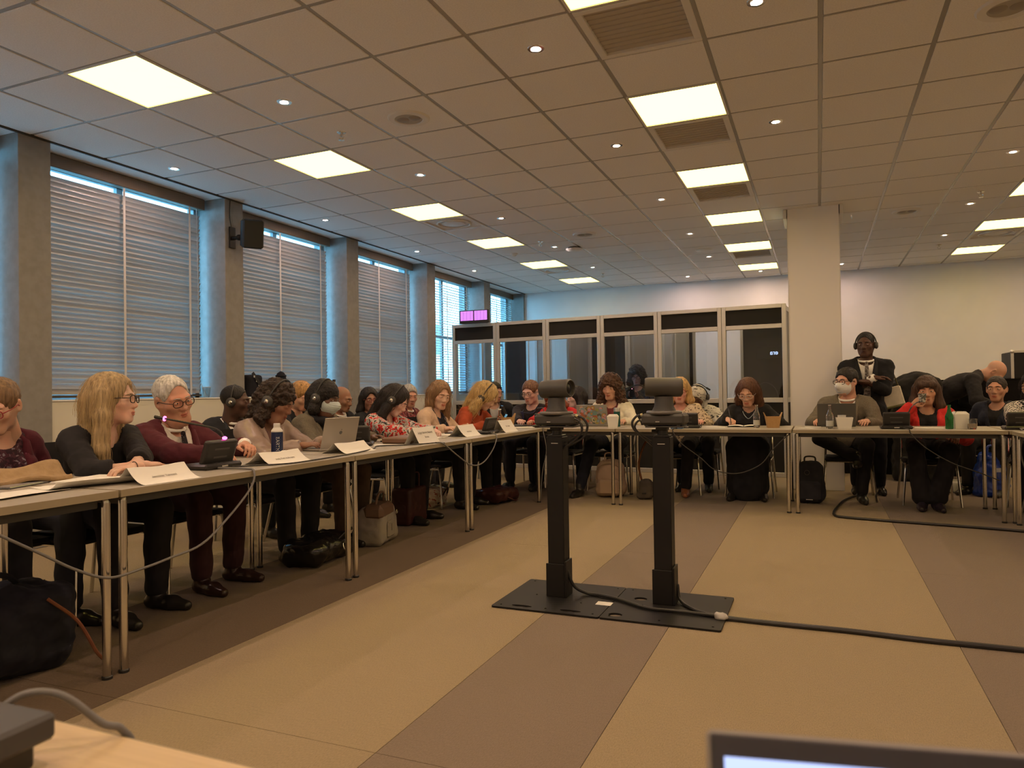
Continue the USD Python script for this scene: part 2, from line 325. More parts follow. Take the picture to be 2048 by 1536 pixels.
# ------------------------------------------------ ceiling
ce = struct('ceiling', box(XL-.4, XR, YB, YF, HC+.028, HC+.2), tile_m)
def px(P):
    d = np.asarray(P, float) - V(0, 0, 1.1); k = d@fw; return 1024+F*(d@cr)/k, 768-F*(d@cu)/k, k
GX, GY = -4.153, 2.97
special, cols, rows = {}, (0, 5, 10, 15), range(-10, 18)
LIGHTS = [(i, j) for i in cols for j in range(-9, 17, 3) if not (i == 10 and j < 3)]
VENT = [(5, 1, 'sq'), (5, 4, 'sq'), (5, 7, 'sq'), (5, 13, 'sq'), (0, 7, 'rd'), (0, 13, 'rd'), (10, 13, 'rd')]
for i, j in LIGHTS: special[i, j] = 1
for i, j, _ in VENT: special[i, j] = 2
nt = 0; xb = set(); cells = []
for i in range(-2, 18):
    for j in range(-8, 18):
        x0, y0 = GX+.6*i, GY+.6*j; x1, y1 = x0+.6, min(y0+.6, YF)
        if y0 > YF-.05 or x1 > XR+.01: continue
        q = [px((x, y, HC)) for x in (x0, x1) for y in (y0, y1)]
        if max(p[2] for p in q) < .3: continue
        if not (max(p[0] for p in q) > -60 and min(p[0] for p in q) < 2110 and max(p[1] for p in q) > -60): continue
        if min(p[2] for p in q) < .3: continue
        if i >= 14: continue
        cells.append((i, j))
        if (i, j) in special: continue
        struct('ceiling_tile', box(x0+.0135, x1-.0135, y0+.0135, y1-.0135, HC, HC+.02, .003), tile_m, ce); nt += 1
def bars():
    ms = []
    for i in range(-1, 18): ms.append(box(GX+.6*i-.012, GX+.6*i+.012, GY-5.4, YF, HC+.0045, HC+.03))
    return ms
for m in bars(): struct('grid_bar', m, tbar_m, ce)
for j in range(-8, 18): struct('grid_bar', box(XL, GX+.6*17, GY+.6*j-.012, GY+.6*j+.012, HC+.005, HC+.03), tbar_m, ce)
panel_e = emitter('panel_light', PANEL); bulb_e = emitter('spot_light', SPOT)
whitep = fab((.72, .70, .66), 'plain')
rowname = {-9: 'far behind', -6: 'behind', -3: 'just behind', 0: 'above', 3: 'first', 6: 'second', 9: 'third', 12: 'fourth', 15: 'last'}
lt0 = None
for i, j in LIGHTS:
    pos = (GX+.6*i+.3, GY+.6*j+.3, HC)
    where = {0: 'in the row nearest the windows', 5: 'in the row over the middle of the room', 10: 'in the row at the right beyond the pillar', 15: 'in the row along the right wall'}[i]
    n = {0: 'nearest', 3: 'second nearest', 6: 'third', 9: 'fourth', 12: 'fifth', 15: 'farthest'}.get(j)
    lab = f'{n} square ceiling light panel {where}' if n else f'square ceiling light panel out of frame, {dict(zip((-9, -6, -3), ("farthest behind", "well behind", "just behind")))[j]} the photographer, {dict(zip(cols, ("window row", "middle row", "right row", "right wall row")))[i]}'
    if lt0 is None:
        lt0 = thing('ceiling_light', lab, 'light', pos, group='square ceiling light panels')
        obj('frame', cat(*[box(a, b, c, d, -.004, .02) for a, b, c, d in ((-.3, .3, -.3, -.286), (-.3, .3, .286, .3), (-.3, -.286, -.286, .286), (.286, .3, -.286, .286))]), whitep, lt0)
        obj('diffuser', box(-.286, .286, -.286, .286, .002, .012), panel_e, lt0)
    else: dup(lt0, pos, label=lab)
v0 = {}
for i, j, kd in VENT:
    pos = (GX+.6*i+.3, GY+.6*j+.3, HC)
    lab = {(5, 1): 'square grey air vent beside the panel cut by the top edge', (5, 4): 'square air vent with dark grille below the nearest full middle panel', (5, 7): 'square air vent with dark grille below the second middle panel', (5, 13): 'small square air vent between the two farthest middle panels', (0, 7): 'square ceiling diffuser with round centre below the third window-side panel', (0, 13): 'square ceiling diffuser with round centre near the far corner', (10, 13): 'square ceiling diffuser with round centre at the right beyond the pillar'}[i, j]
    if kd in v0: dup(v0[kd], pos, label=lab); continue
    t = v0[kd] = thing('air_vent', lab, 'vent', pos)
    obj('frame', cat(*[box(a, b, c, d, -.006, .02, .002) for a, b, c, d in ((-.29, .29, -.29, -.25), (-.29, .29, .25, .29), (-.29, -.25, -.25, .25), (.25, .29, -.25, .25))]), whitep, t)
    obj('backing', box(-.25, .25, -.25, .25, .012, .018), mat('vent_mesh', (.50, .455, .39), .8, bump=(900, .0008)) if kd == 'sq' else tile_m, t)
    if kd == 'sq':
        for s in range(9): obj('louvre', box(-.25, .25, -.0035, .0035, .006, .014), '/World/Looks/vent_mesh', t, loc=(0, -.2+.05*s, 0))
    else:
        obj('diffuser_disc', lathe([(0, -.012), (.09, -.012), (.13, -.004), (.135, .004), (0, .004)], 28), whitep, t)
        obj('diffuser_ring', ring(.19, .012, 28, 6), whitep, t)
d0 = None
def num(v): w = 'zero one two three four five six seven eight nine ten eleven twelve thirteen fourteen fifteen sixteen'.split(); return w[int(round(v))]
DL = [(-3.253, 3.87, 'left of the nearest round speaker'), (-1.453, 3.87, 'left of the square vent near the top edge'), (-5.053, 4.6, 'above the nearest blind'), (-3.253, 5.67, 'right of the second window-side panel'), (-1.453, 5.67, 'left of the nearest full middle panel'),
      (-.253, 5.67, 'right of the nearest full middle panel'), (-5.053, 6.67, 'between the wall speaker and the third window-side panel'), (-3.253, 7.47, 'right of the third window-side panel'), (-1.453, 7.47, 'left of the second middle panel'), (1.547, 7.27, 'at the right edge above the right-hand row'),
      (-.253, 3.87, 'cut by the top edge of the photo'), (-5.053, 8.69, 'over the third blind'), (-3.253, 9.27, 'beside the white access point'), (-1.453, 9.27, 'left of the third middle panel'), (-5.053, 10.49, 'over the open blind'), (-3.253, 11.07, 'right of the fifth window-side panel'),
      (-1.453, 11.0, 'left of the fourth middle panel'), (-2.05, 12.75, 'near the far wall over the booths'), (-.853, 12.75, 'just past the farthest middle panel'), (1.547, 9.13, 'beside the right-hand sprinkler'), (1.547, 10.88, 'left of the right-hand diffuser'), (.373, 12.65, 'peeking out at the right of the pillar')]
DL += [(x, y, None) for x in (-5.053, -3.253, -1.453, .35, 3.35) for y in (-1.53, .27, 2.07)] + [(3.35, 4.0, None), (3.35, 6.0, None), (3.35, 8.0, None), (3.35, 10., None), (5.0, 5.0, None), (5.0, 9.0, None), (3.35, 12.2, None)]
for x, y, w in DL:
    lab = 'small bright recessed downlight ' + w if w else f'recessed downlight out of frame, {num(x-XL)} metres from windows, {num(YF-y)} from far wall'
    if d0 is None:
        d0 = thing('downlight', lab, 'downlight', (x, y, HC), group='recessed downlights')
        obj('trim_ring', lathe([(.030, .004), (.032, -.004), (.048, -.003), (.05, .001), (.03, .004)], 20), chrome, d0)
        obj('bulb', lathe([(0, -.003), (.02, -.002), (.026, .003), (0, .004)], 14), bulb_e, d0)
    else: dup(d0, (x, y, HC), label=lab)
s0 = None
for x, y, w in ((-2.653, 4.47, 'nearest, right of the nearest sprinkler'), (-2.653, 8.70, 'far, right of the white access point'), (.947, 9.2, 'faint, right of the pillar top'), (.947, 4.47, 'large, in the top right corner')):
    lab = f'round white ceiling speaker, {w}'
    if s0 is None:
        s0 = thing('ceiling_speaker', lab, 'speaker', (x, y, HC))
        obj('rim', lathe([(.095, -.002), (.10, -.012), (.14, -.010), (.152, .0), (.095, .004)], 32), whitep, s0)
        obj('baffle', lathe([(0, -.004), (.097, -.006), (.097, .003), (0, .003)], 32), fab((.42, .39, .34), 'plain'), s0)
        for sx in (-1, 1): obj('cone_grille', mov(lathe([(0, -.014), (.03, -.013), (.043, -.006), (.043, 0), (0, 0)], 20), (.047*sx, 0, 0)), fab((.30, .27, .23), 'plain'), s0)
    else: dup(s0, (x, y, HC), label=lab)
p0 = None
for x, y, w in ((-3.253, 4.5, 'between the two nearest window-side panels'), (-3.3, 8.85, 'left of the access point'), (-3.28, 11.75, 'over the booths'), (1.553, 8.62, 'in the upper right'), (1.58, 11.6, 'low at the right near the far wall')):
    lab = f'chrome ceiling sprinkler head {w}'
    if p0 is None:
        p0 = thing('sprinkler', lab, 'sprinkler', (x, y, HC)); obj('escutcheon', lathe([(0, -.006), (.03, -.005), (.035, 0), (0, 0)], 16), chrome, p0)
        obj('body', cat(cyl((0, 0, 0), (0, 0, -.03), .01, 10), tube([(-.016, 0, -.025), (-.02, 0, -.04), (0, 0, -.055)], .003, 6), tube([(.016, 0, -.025), (.02, 0, -.04), (0, 0, -.055)], .003, 6)), chrome, p0)
        obj('deflector', lathe([(0, -.06), (.022, -.058), (.022, -.055), (0, -.054)], 14), chrome, p0)
    else: dup(p0, (x, y, HC), label=lab)
sd = thing('smoke_detector', 'small round cream smoke detector beyond the fourth window-side panel', 'smoke detector', (-3.93, 9.45, HC))
obj('base', lathe([(0, -.02), (.045, -.02), (.055, -.012), (.055, 0), (0, 0)], 20), whitep, sd); obj('sensor', lathe([(0, -.045), (.02, -.045), (.035, -.035), (.038, -.019), (0, -.018)], 20), whitep, sd)
ap = thing('access_point', 'white dome access point hanging under the far ceiling', 'access point', (-3.03, 9.44, HC))
obj('housing', lathe([(0, -.055), (.06, -.052), (.105, -.036), (.12, -.02), (.10, -.015), (0, -.015)], 28), whitep, ap); obj('mount', cyl((0, 0, -.016), (0, 0, 0), .085, 20), darkg, ap)
cp = obj('cover_disc', lathe([(0, -.012), (.10, -.011), (.12, 0), (0, 0)], 24), whitep, label='plain round white ceiling cover left of the fourth middle panel', cat='ceiling cover', loc=(-1.446, 10.44, HC))
# ------------------------------------------------ pillar
pl = struct('wall_pillar', box(-.283, .235, 8.52, 9.04, 0, HC+.02, .003), mat('pillar_paint', (.84, .81, .77), .8, bump=(70, .0003)))
for a, b in ((-.325, -.29), (.243, .278)): struct('edge_trim', box(a, b, 8.50, 9.06, HC-.10, HC-.002, .002), whitep, pl)
struct('corner_bead', box(-.287, -.279, 8.516, 8.524, 0, HC-.1), whitep, pl); struct('corner_bead', box(.231, .239, 8.516, 8.524, 0, HC-.1), whitep, pl)
# ------------------------------------------------ wall speaker
ws = thing('wall_speaker', 'black loudspeaker tilted on a bracket on the window pier', 'speaker', (-5.10, 5.575, 2.70))
cabm = rot(rot(box(-.085, .085, -.10, .10, -.14, .14, .022), (0, 1, 0), 12), (0, 0, 1), -38)
obj('cabinet', cabm, blackp, ws)
obj('grille', rot(rot(box(.083, .093, -.09, .09, -.13, .13, .004), (0, 1, 0), 12), (0, 0, 1), -38), fab((.012, .012, .012), 'plain'), ws)
obj('bracket', cat(box(-.252, -.235, -.05, .03, -.12, .09, .004), cyl((-.24, -.01, -.02), (-.06, 0, -.02), .02, 12), ball((-.16, -.005, -.02), .03)), blackm, ws)
obj('cable', tube(curve([(-.235, -.03, .09), (-.245, -.04, .2), (-.246, -.03, .36)]), .004, 6), blackp, ws)
# ------------------------------------------------ interpreter booths
A0, B0 = V(-5.204, 10.0, 0), V(-.352, 9.62, 0); BX = unit(B0-A0); BYv = V(-BX[1], BX[0], 0); BA = math.atan2(BX[1], BX[0])
div = [0, .776, 1.592, 2.428, 3.24, 4.082, 4.866]
fabricd = mat('booth_black_fabric', (.028, .026, .024), .95, bump=(300, .0006), spec=.1)
alu = mat('booth_anodised_frame', (.60, .575, .53), .42, .6, spec=.5)
def pbox(a, b, c, d, e, f, cc=0.): return box(a, b, c, d, e, f, cc)
ordn = ['leftmost, below the magenta light panel', 'second from the left, behind the rust sweater', 'third from the left, behind the nearer camera', 'fourth from the left, with the interpreter behind it', 'fifth from the left, behind the headscarf', 'rightmost, next to the pillar']
for k in range(6):
    a, b = div[k]+.002, div[k+1]-.002
    p = A0+BX*a; w = b-a
    t = thing('booth_module', f'aluminium framed interpreter booth front panel, {ordn[k]}', 'booth panel', p, BA)
    for q, (c, d, e, f) in enumerate(((0, .05, 0, 2.16), (w-.05, w, 0, 2.16), (.05, w-.05, 2.11, 2.16), (.05, w-.05, 1.86, 1.915), (.05, w-.05, .93, .99), (.05, w-.05, 0, .06))):
        obj('stile' if q < 2 else 'rail', box(c, d, -.025, .025, e, f, .004), alu, t)
    obj('upper_panel', box(.05, w-.05, -.006, .012, 1.915, 2.11), fabricd, t)
    obj('lower_panel', box(.05, w-.05, -.006, .012, .06, .93), fabricd, t)
    obj('window_pane', box(.05, w-.05, -.003, .003, .99, 1.86), booth_glass, t)
greyp = mat('booth_grey_panel', (.30, .29, .27), .8, bump=(200, .0004))
def bside(s, lab, solid):
    t = thing('booth_partition', lab, 'partition', A0+BX*s+BYv*.03, BA)
    obj('frame', cat(box(-.02, .02, 0, .05, 0, 2.14), box(-.02, .02, 1.60, 1.65, 0, 2.14), box(-.02, .02, .05, 1.6, 2.08, 2.14), box(-.02, .02, .05, 1.6, .93, .99), box(-.02, .02, .78, .84, .99, 2.08), box(-.02, .02, .05, 1.6, 0, .06)), alu, t)
    obj('lower_panel', box(-.012, .012, .05, 1.6, .06, .93), fabricd, t)
    if solid == 2: obj('upper_panel', box(-.012, .012, .05, 1.6, .99, 2.08), greyp, t)
    else:
        obj('window_pane', box(-.003, .003, .05, .78, .99, 2.08), window_glass, t)
        obj('upper_panel' if solid else 'window_pane', box(-.012, .012, .84, 1.6, .99, 2.08) if solid else box(-.003, .003, .84, 1.6, .99, 2.08), greyp if solid else window_glass, t)
bside(.03, 'left end wall of the interpreter booths with clear panes', 0); bside(1.585, 'glazed partition between the first and second booths', 1)
bside(3.235, 'glazed partition between the second and third booths', 1); bside(4.84, 'solid right end wall of the interpreter booths', 2)
for k, (s0_, s1_, m, lab) in enumerate(((.0, .47, fabricd, 'black back panel at the left of the first booth'), (.60, .90, greyp, 'narrow grey back panel of the first booth'), (1.225, 1.575, greyp, 'grey back panel beside the first glazed partition'), (1.60, 2.25, fabricd, 'wide black back panel of the second booth'), (2.26, 2.81, greyp, 'grey back panel behind the interpreter with the phone'), (2.82, 3.19, greyp, 'grey back panel at the right of the second booth'), (3.20, 3.34, fabricd, 'slim black back panel of the third booth'), (4.015, 4.82, fabricd, 'black back panel at the right of the third booth'))):
    t = thing('booth_screen', lab, 'booth panel', A0+BX*s0_+BYv*1.71, BA); w = s1_-s0_
    obj('panel', box(.04, w-.04, -.01, .01, .06, 2.09), m, t)
    obj('frame', cat(box(0, .04, -.02, .02, 0, 2.14), box(w-.04, w, -.02, .02, 0, 2.14), box(.04, w-.04, -.02, .02, 2.09, 2.14), box(.04, w-.04, -.02, .02, 0, .06)), alu, t)
for k, (a, b) in enumerate(((.02, 1.6), (1.61, 3.23), (3.24, 4.86))):
    n = ('left', 'middle', 'right')[k]
    t = thing('booth_desk', f'grey shelf desk inside the {n} interpreter booth', 'desk', A0+BX*a+BYv*.05, BA)
    obj('desktop', box(.04, b-a-.04, 0, .42, .74, .765, .004), greyp, t)
    for xx in (.08, b-a-.08): obj('leg', box(xx-.02, xx+.02, .1, .38, 0, .74), blackm, t)
def bp(s, d, z): return A0 + BX*s + BYv*d + V(0, 0, z)
for k, (s, fl_, lab) in enumerate(((.28, 1, 'behind the leftmost booth pane'), (1.28, 1, 'behind the second booth pane'), (2.25, 1, 'behind the third booth pane, over the nearer camera'), (3.02, -1, 'beside the interpreter with the phone'), (3.55, 1, 'behind the fifth pane, over the blonde woman'), (4.72, -1, 'behind the rightmost pane'))):
    o = bp(s, .30, .765); t = thing('booth_microphone', f'black gooseneck microphone on the desk {lab}', 'microphone', o)
    obj('base', lathe([(0, 0), (.06, 0), (.058, .02), (.03, .035), (0, .035)], 16), blackp, t)
    c = curve([(0, 0, .03), (.0, 0, .22), (.05*fl_, -.02, .36), (.16*fl_, -.05, .42), (.27*fl_, -.08, .36)], 6); obj('gooseneck', tube(c, .006, 6), blackp, t)
    obj('capsule', cyl(c[-1]-unit(c[-1]-c[-2])*.01, c[-1]+unit(c[-1]-c[-2])*.05, .012, 10), blackp, t)
mg = emitter('magenta_led', (.50, .18, .64))
lp = thing('led_panel', 'magenta glowing twin LED panel standing on the booth roof', 'lamp', (-4.76, 9.84, 2.156))
obj('housing', box(-.245, .245, 0, .05, .004, .20, .008), blackp, lp)
for sx in (-1, 1):
    g = obj('led_field', box(-.105, .105, -.004, 0, .045, .187), mg, lp, loc=(.115*sx, 0, 0))
for q in range(9): obj('divider', box(-.228+.057*q-.001, -.228+.057*q+.001, -.006, 0, .045, .187), fab((.3, .1, .4), 'plain'), lp)
obj('foot', box(-.2, .2, -.03, .08, 0, .006), blackp, lp)
# added dark panel whose glowing letters imitate a reflection in the booth glass
ds = thing('reflection_panel', 'added dark panel with glowing mirrored letters imitating a glass reflection in the rightmost booth', 'reflection_panel', bp(4.37, 1.55, 0), BA)
obj('screen', box(-.10, .26, 0, .02, 1.54, 1.72, .004), fabricd, ds)  # plain dark backing added behind the letters, not a real screen
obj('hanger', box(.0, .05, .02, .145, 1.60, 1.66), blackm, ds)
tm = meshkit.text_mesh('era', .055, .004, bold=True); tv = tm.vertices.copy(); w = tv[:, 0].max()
obj('lettering', (np.column_stack([.20-tv[:, 0], -tv[:, 2]-.001, tv[:, 1]+1.60]), tm.faces[:, ::-1]), emitter('letter_reflection_glow', (.55, .68, .95)), ds, smooth=False)  # emission stands in for text mirrored in the pane
# ================================================= people
def basis(az, pitch, roll=0.):
    a, p, r = (math.radians(x) for x in (az, pitch, roll))
    f = V(math.cos(a)*math.cos(p), math.sin(a)*math.cos(p), -math.sin(p)); rt = V(math.sin(a), -math.cos(a), 0.); u = np.cross(rt, f)
    return math.cos(r)*rt - math.sin(r)*u, f, math.cos(r)*u + math.sin(r)*rt        # right, forward, up (roll > 0 tips the crown to its right)
def head_mesh(h, sex, s, fat):
    f = Field((-.115, -.15, -.24), (.115, .15, .14), h); w = (.90 if sex == 'f' else 1.0)*(1+.12*fat)
    f.ell((0, -.018, .035), (.076, .096, .085), k=.0)
    f.ell((0, .022, -.03), (.061*w, .073, .088), k=.03)
    f.cone((-.018*w, .066, -.098), (.018*w, .066, -.098), .02, .02, .03)
    for x in (-1, 1):
        f.cone((x*.054*w, -.005, -.03), (x*(.042 if sex == 'm' else .033)*w, .01, -.078), .022, .02 if sex == 'm' else .016, .03)
        f.ell((x*.043*w, .058, -.022), (.024, .022, .02), k=.025)
        f.cone((x*.012, .087, .024), (x*.048, .071, .022), .009 if sex == 'm' else .006, .009 if sex == 'm' else .006, .02)
        f.ell((x*.033, .098, .002), (.021, .02, .013), k=.016, sub=True)
        f.ell((x*.033, .076, .001), (.019, .016, .014), k=.008)
        f.ell((x*.08, -.012, -.004), (.009, .021, .033), np.array([[1, x*.3, 0], [-x*.3, 1, 0], [0, .15, 1.]]), k=.008)
        f.ell((x*.085, -.005, -.004), (.006, .011, .018), k=.006, sub=True)
    nw = 1. if sex == 'm' else .84; f.cone((0, .088, .012), (0, .105, -.030), .008*nw, .0115*nw, .018); f.cone((0, .103, -.033), (0, .088, -.040), .010*nw, .011*nw, .01)
    for x in (-1, 1): f.ell((x*.013, .094, -.036), (.009, .012, .008), k=.008)
    f.cone((-.018, .084, -.061), (.018, .084, -.061), .007, .007, .012); f.cone((0, .090, -.061), (0, .089, -.061), .008, .008, .01)
    f.cone((-.014, .083, -.074), (.014, .083, -.074), .008, .008, .012)
    f.cone((-.022, .094, -.0675), (.022, .094, -.0675), .0035, .0035, .004, sub=True)
    if fat > .4: f.cone((-.02, .04, -.115), (.02, .04, -.115), .035, .035, .04)
    n = .047 if sex == 'f' else .056
    f.cone((0, -.025, -.06), (0, -.05, -.24), n, n*1.05, .03)
    v, q = f.mesh(); return v*s, q
def hand_mesh(wr, d, up, side, curl, s=1., h=.0055, spread=1.):
    """wrist, finger direction, back-of-hand direction, thumb side; curl 0 flat .. 1.4 fist"""
    d, n = unit(d), unit(np.asarray(up) - np.dot(up, unit(d))*unit(d)); t = unit(np.cross(d, n)); t = t*np.sign(np.dot(t, side) or 1)
    P = lambda a, b, c: wr + s*(d*a + t*b + n*c)
    lo, hi = wr - .2*s, wr + .2*s
    f = Field(lo, hi, h)
    f.cone(P(-.03, 0, 0), P(.015, 0, 0), .027*s, .026*s, .01)
    f.ell(P(.052, .0, .0), (.052*s, .042*s, .0165*s), np.stack([d, t, n]), k=.015)
    for b, L, r in ((.030, .074, .0092), (.0105, .083, .0096), (-.010, .077, .0092), (-.029, .060, .0082)):
        a = P(.088 - abs(b)*.25, b*spread, .002); th = 0.; p = a
        for q, ln in enumerate((.45, .31, .24)):
            th += curl*(.75, .95, .6)[q]; e = p + s*L*ln*(d*math.cos(th) - n*math.sin(th) + t*b*1.2*spread*(1-min(1, curl)))
            f.cone(p, e, r*s*(1-.1*q), r*s*(.92-.1*q), .004); p = e
    a = P(.022, .030, -.004); b = P(.055, .058, -.012-.012*curl); c = P(.088, .066-.028*curl, -.014-.022*curl)
    f.cone(a, b, .0145*s, .0115*s, .012); f.cone(b, c, .011*s, .009*s, .003)
    return f.mesh()
def ik(S, W, a, b, pole):
    d = W-S; L = np.linalg.norm(d)
    if L > (a+b)*.985: k = L/((a+b)*.985); a, b = a*k, b*k
    u = d/L; x = (a*a-b*b+L*L)/(2*L); h = math.sqrt(max(a*a-x*x, 1e-4)); p = unit(pole - u*np.dot(pole, u))
    return S + u*x + p*h
def person(label, head, az, pitch=0., roll=0., face=0., lean=20., side=0., sex='f', skin=(.55, .36, .26), hair=None, top=None, legs=None, shoes=(.02, .018, .016),
           L=None, R=None, curl=(.5, .5), glasses=None, phones=None, mask=None, hs=1.06, fat=0., standing=False, kneeL=None, kneeR=None, footL=None, footR=None,
           hdir=(None, None), hup=(None, None), group=None, fine=1., arms=True, legs_on=True, extra=None, pole=(None, None), forearm=1.0, twist=0.):
    head = V(*head); fz = V(math.cos(math.radians(face)), math.sin(math.radians(face)), 0); rt = V(fz[1], -fz[0], 0)
    Ln = math.radians(lean); u = unit(V(0, 0, 1)*math.cos(Ln) + fz*math.sin(Ln) + rt*math.tan(math.radians(side))); rt_s = unit(rt - u*np.dot(rt, u)); cf = np.cross(u, rt_s)
    tw = math.radians(twist); rt_t = rt_s*math.cos(tw) + cf*math.sin(tw); cft = np.cross(u, rt_t)
    Hr, Hf, Hu = basis(az, pitch, roll); Hm = np.stack([Hr, Hf, Hu]); hd = lambda *p: head + V(*p)*hs @ Hm
    n_ = unit(.55*u + .45*Hu + .12*cf); zh = .55 if not standing else .86
    s = (head[2] - .168*hs*n_[2] - zh)/(.54*u[2]); P0 = head - n_*.168*hs - u*.54*s; P0[2] = zh
    at = lambda a, b, c: P0 + rt_t*a + u*b*s + cft*c
    sw = .168 if sex == 'f' else .192; wd = .92 if sex == 'f' else 1.0; wd *= 1+.18*fat
    NB, SL, SR = at(0, .54, 0), at(-sw, .475, .0), at(sw, .475, .0); A3 = np.stack([rt_t, u, cft])
    ul, fl_ = .285*max(.93, min(s, 1.05)), .25*max(.93, min(s, 1.05))
    base = V(P0[0], P0[1], 0); T = thing('person', label, 'person', base, group=group)
    def arm(side_, S, tgt, i):
        out = rt_t*side_
        if tgt is None: tgt = at(side_*.20, .02, .26) if not standing else at(side_*.25, -.12, .06)
        tgt = V(*tgt); d0 = unit(tgt - (S*.4 + at(side_*.26, .1, .0)*.6)) if hdir[i] is None else unit(V(*hdir[i]))
        W = tgt - d0*.075*hs; E = ik(S, W, ul, fl_*forearm, V(0, 0, -1)*.9 + out*.75 - cf*.35 if pole[i] is None else V(*pole[i]))
        return E, W, d0
    EL, WL, dL = arm(-1, SL, L, 0); ER, WR, dR = arm(1, SR, R, 1)
    HL, HR_ = P0 - rt*.088, P0 + rt*.088
    if standing:
        KL, KR = (HL + V(0, 0, -.42) - rt*.02 + fz*.03, HR_ + V(0, 0, -.42) + rt*.02 + fz*.03); AL, AR = V(*(KL[:2] - fz[:2]*.05), .085), V(*(KR[:2] - fz[:2]*.05), .085)
    else:
        KL = V(*kneeL) if kneeL is not None else HL + fz*.42 - rt*.05 + V(0, 0, -.03); KR = V(*kneeR) if kneeR is not None else HR_ + fz*.42 + rt*.05 + V(0, 0, -.03)
        AL = V(*footL, .085) if footL is not None else V(*(KL[:2] - fz[:2]*.02), .085); AR = V(*footR, .085) if footR is not None else V(*(KR[:2] + fz[:2]*.02), .085)
        if footL is not None and len(footL) == 3: AL = V(*footL)
        if footR is not None and len(footR) == 3: AR = V(*footR)
    def torso(f, e, k=.03, bust=True, low=True):
        if low: f.ell(P0 + u*.02, (.165*wd+e, .125+e, .125+e), A3[[0, 2, 1]], k)
        f.ell(at(0, .19, .012+.03*fat), (.138*wd+e, .105+.05*fat+e, .16*s+e), A3[[0, 2, 1]], k)
        f.ell(at(0, .37, .0), (.158*wd+e, .112+e, .17*s+e), A3[[0, 2, 1]], k)
        f.cone(at(-sw*.8, .47, 0), at(sw*.8, .47, 0), .062+e, .062+e, k)
        for q in (-1, 1): f.cone(at(0, .555, -.012), at(q*sw*.85, .485, -.005), .046+e, .052+e, k)
        if sex == 'f' and bust:
            for q in (-1, 1): f.ell(at(q*.072, .345, .085), (.06+e, .055+e, .06+e), k=.03)
    def arms_(f, e, k=.025, cut=1.0):
        for S, E, W in ((SL, EL, WL), (SR, ER, WR)):
            f.cone(S, E, .055*wd+e, .043+e, k)
            if cut > 0: f.cone(E, E+(W-E)*cut, .043+e, (.043-.013*cut)+e, .012)
    allp = np.array([P0-.2, P0+.2, NB+.15, NB-.1, EL, ER, WL, WR, SL, SR, at(0, .2, .2), at(0, .2, -.2)]); lo, hi = allp.min(0)-.10, allp.max(0)+.10
    lp = np.array([P0-.19, P0+.19, KL-.12, KR-.12, KL+.12, KR+.12, AL-.09, AR-.09, AL+.1, AR+.1]); llo, lhi = lp.min(0), lp.max(0)
    sk = fab(skin, 'skin'); put = lambda n, m, mt, par=T, sm=True, **k: obj(n, (np.asarray(m[0])-base, m[1]), mt, par, sm, **k)
    hb = .0135*fine
    # ---- the body, one continuous surface
    f = Field(np.minimum(lo, llo), np.maximum(hi, lhi), .019); torso(f, -.012); arms_(f, -.006)
    f.cone(NB-u*.03, head + V(0, -.03, -.1)*hs @ Hm, .05, .048, .03)
    if legs_on:
        for H_, K, A in ((HL, KL, AL), (HR_, KR, AR)): f.cone(H_, K, .078*wd, .052, .03); f.cone(K, A, .05, .036, .015)
    bm = [f.mesh()]; hv, hf = head_mesh(.0062*fine, sex, hs, fat); bm.append((head + hv @ Hm, hf))
    hsz = .98 if sex == 'm' else .90
    if arms:
        for i, (W, d, E, sd) in enumerate(((WL, dL, EL, 1), (WR, dR, ER, -1))):
            up = V(*hup[i]) if hup[i] is not None else V(0, 0, 1)*.9 - d*.1 + rt*sd*-.25
            bm.append(hand_mesh(W, d, up, rt*sd, curl[i], hsz, .0058*fine))
    put('body', cat(*bm), sk)
    # ---- face
    def loc(m): return head + np.asarray(m[0])*hs @ Hm, m[1]
    hc = tuple(x*.7 for x in (hair[1] if hair else (.03, .02, .015)))
    for x in (-1, 1):
        if pitch < 26: 
            put('eye', loc(ball((x*.033, .0815, .0015), .0115, (1.1, 1, .50), 2)), fab((.62, .58, .53), 'gloss'))
            put('iris', loc(ball((x*.033+(.002 if x < 0 else -.002), .0885, .001), .0056, (1, .9, .95), 1)), fab((.03, .018, .012), 'gloss'))
        put('eyebrow', loc(tube([(x*.013, .0965, .0235), (x*.033, .0925, .0262), (x*.051, .075, .0185)], [.0028, .0032, .0016], 6)), fab(hc, 'plain'))
    if not mask:
        lc = tuple(a*b for a, b in zip(skin, (.82, .5, .48)))
        put('lips', loc(cat(tube(curve([(-.025, .0835, -.0675), (-.012, .0935, -.0635), (0, .0970, -.0640), (.012, .0935, -.0635), (.025, .0835, -.0675)], 3), [.002, .003, .0037, .004, .0042, .0042, .0042, .0042, .0042, .004, .0037, .003, .002], 6), tube(curve([(-.024, .0835, -.0690), (-.011, .0920, -.0735), (0, .0945, -.0745), (.011, .0920, -.0735), (.024, .0835, -.0690)], 3), [.002, .003, .004, .0046, .005, .005, .005, .005, .005, .0046, .004, .003, .002], 6))), fab(lc, 'skin'))
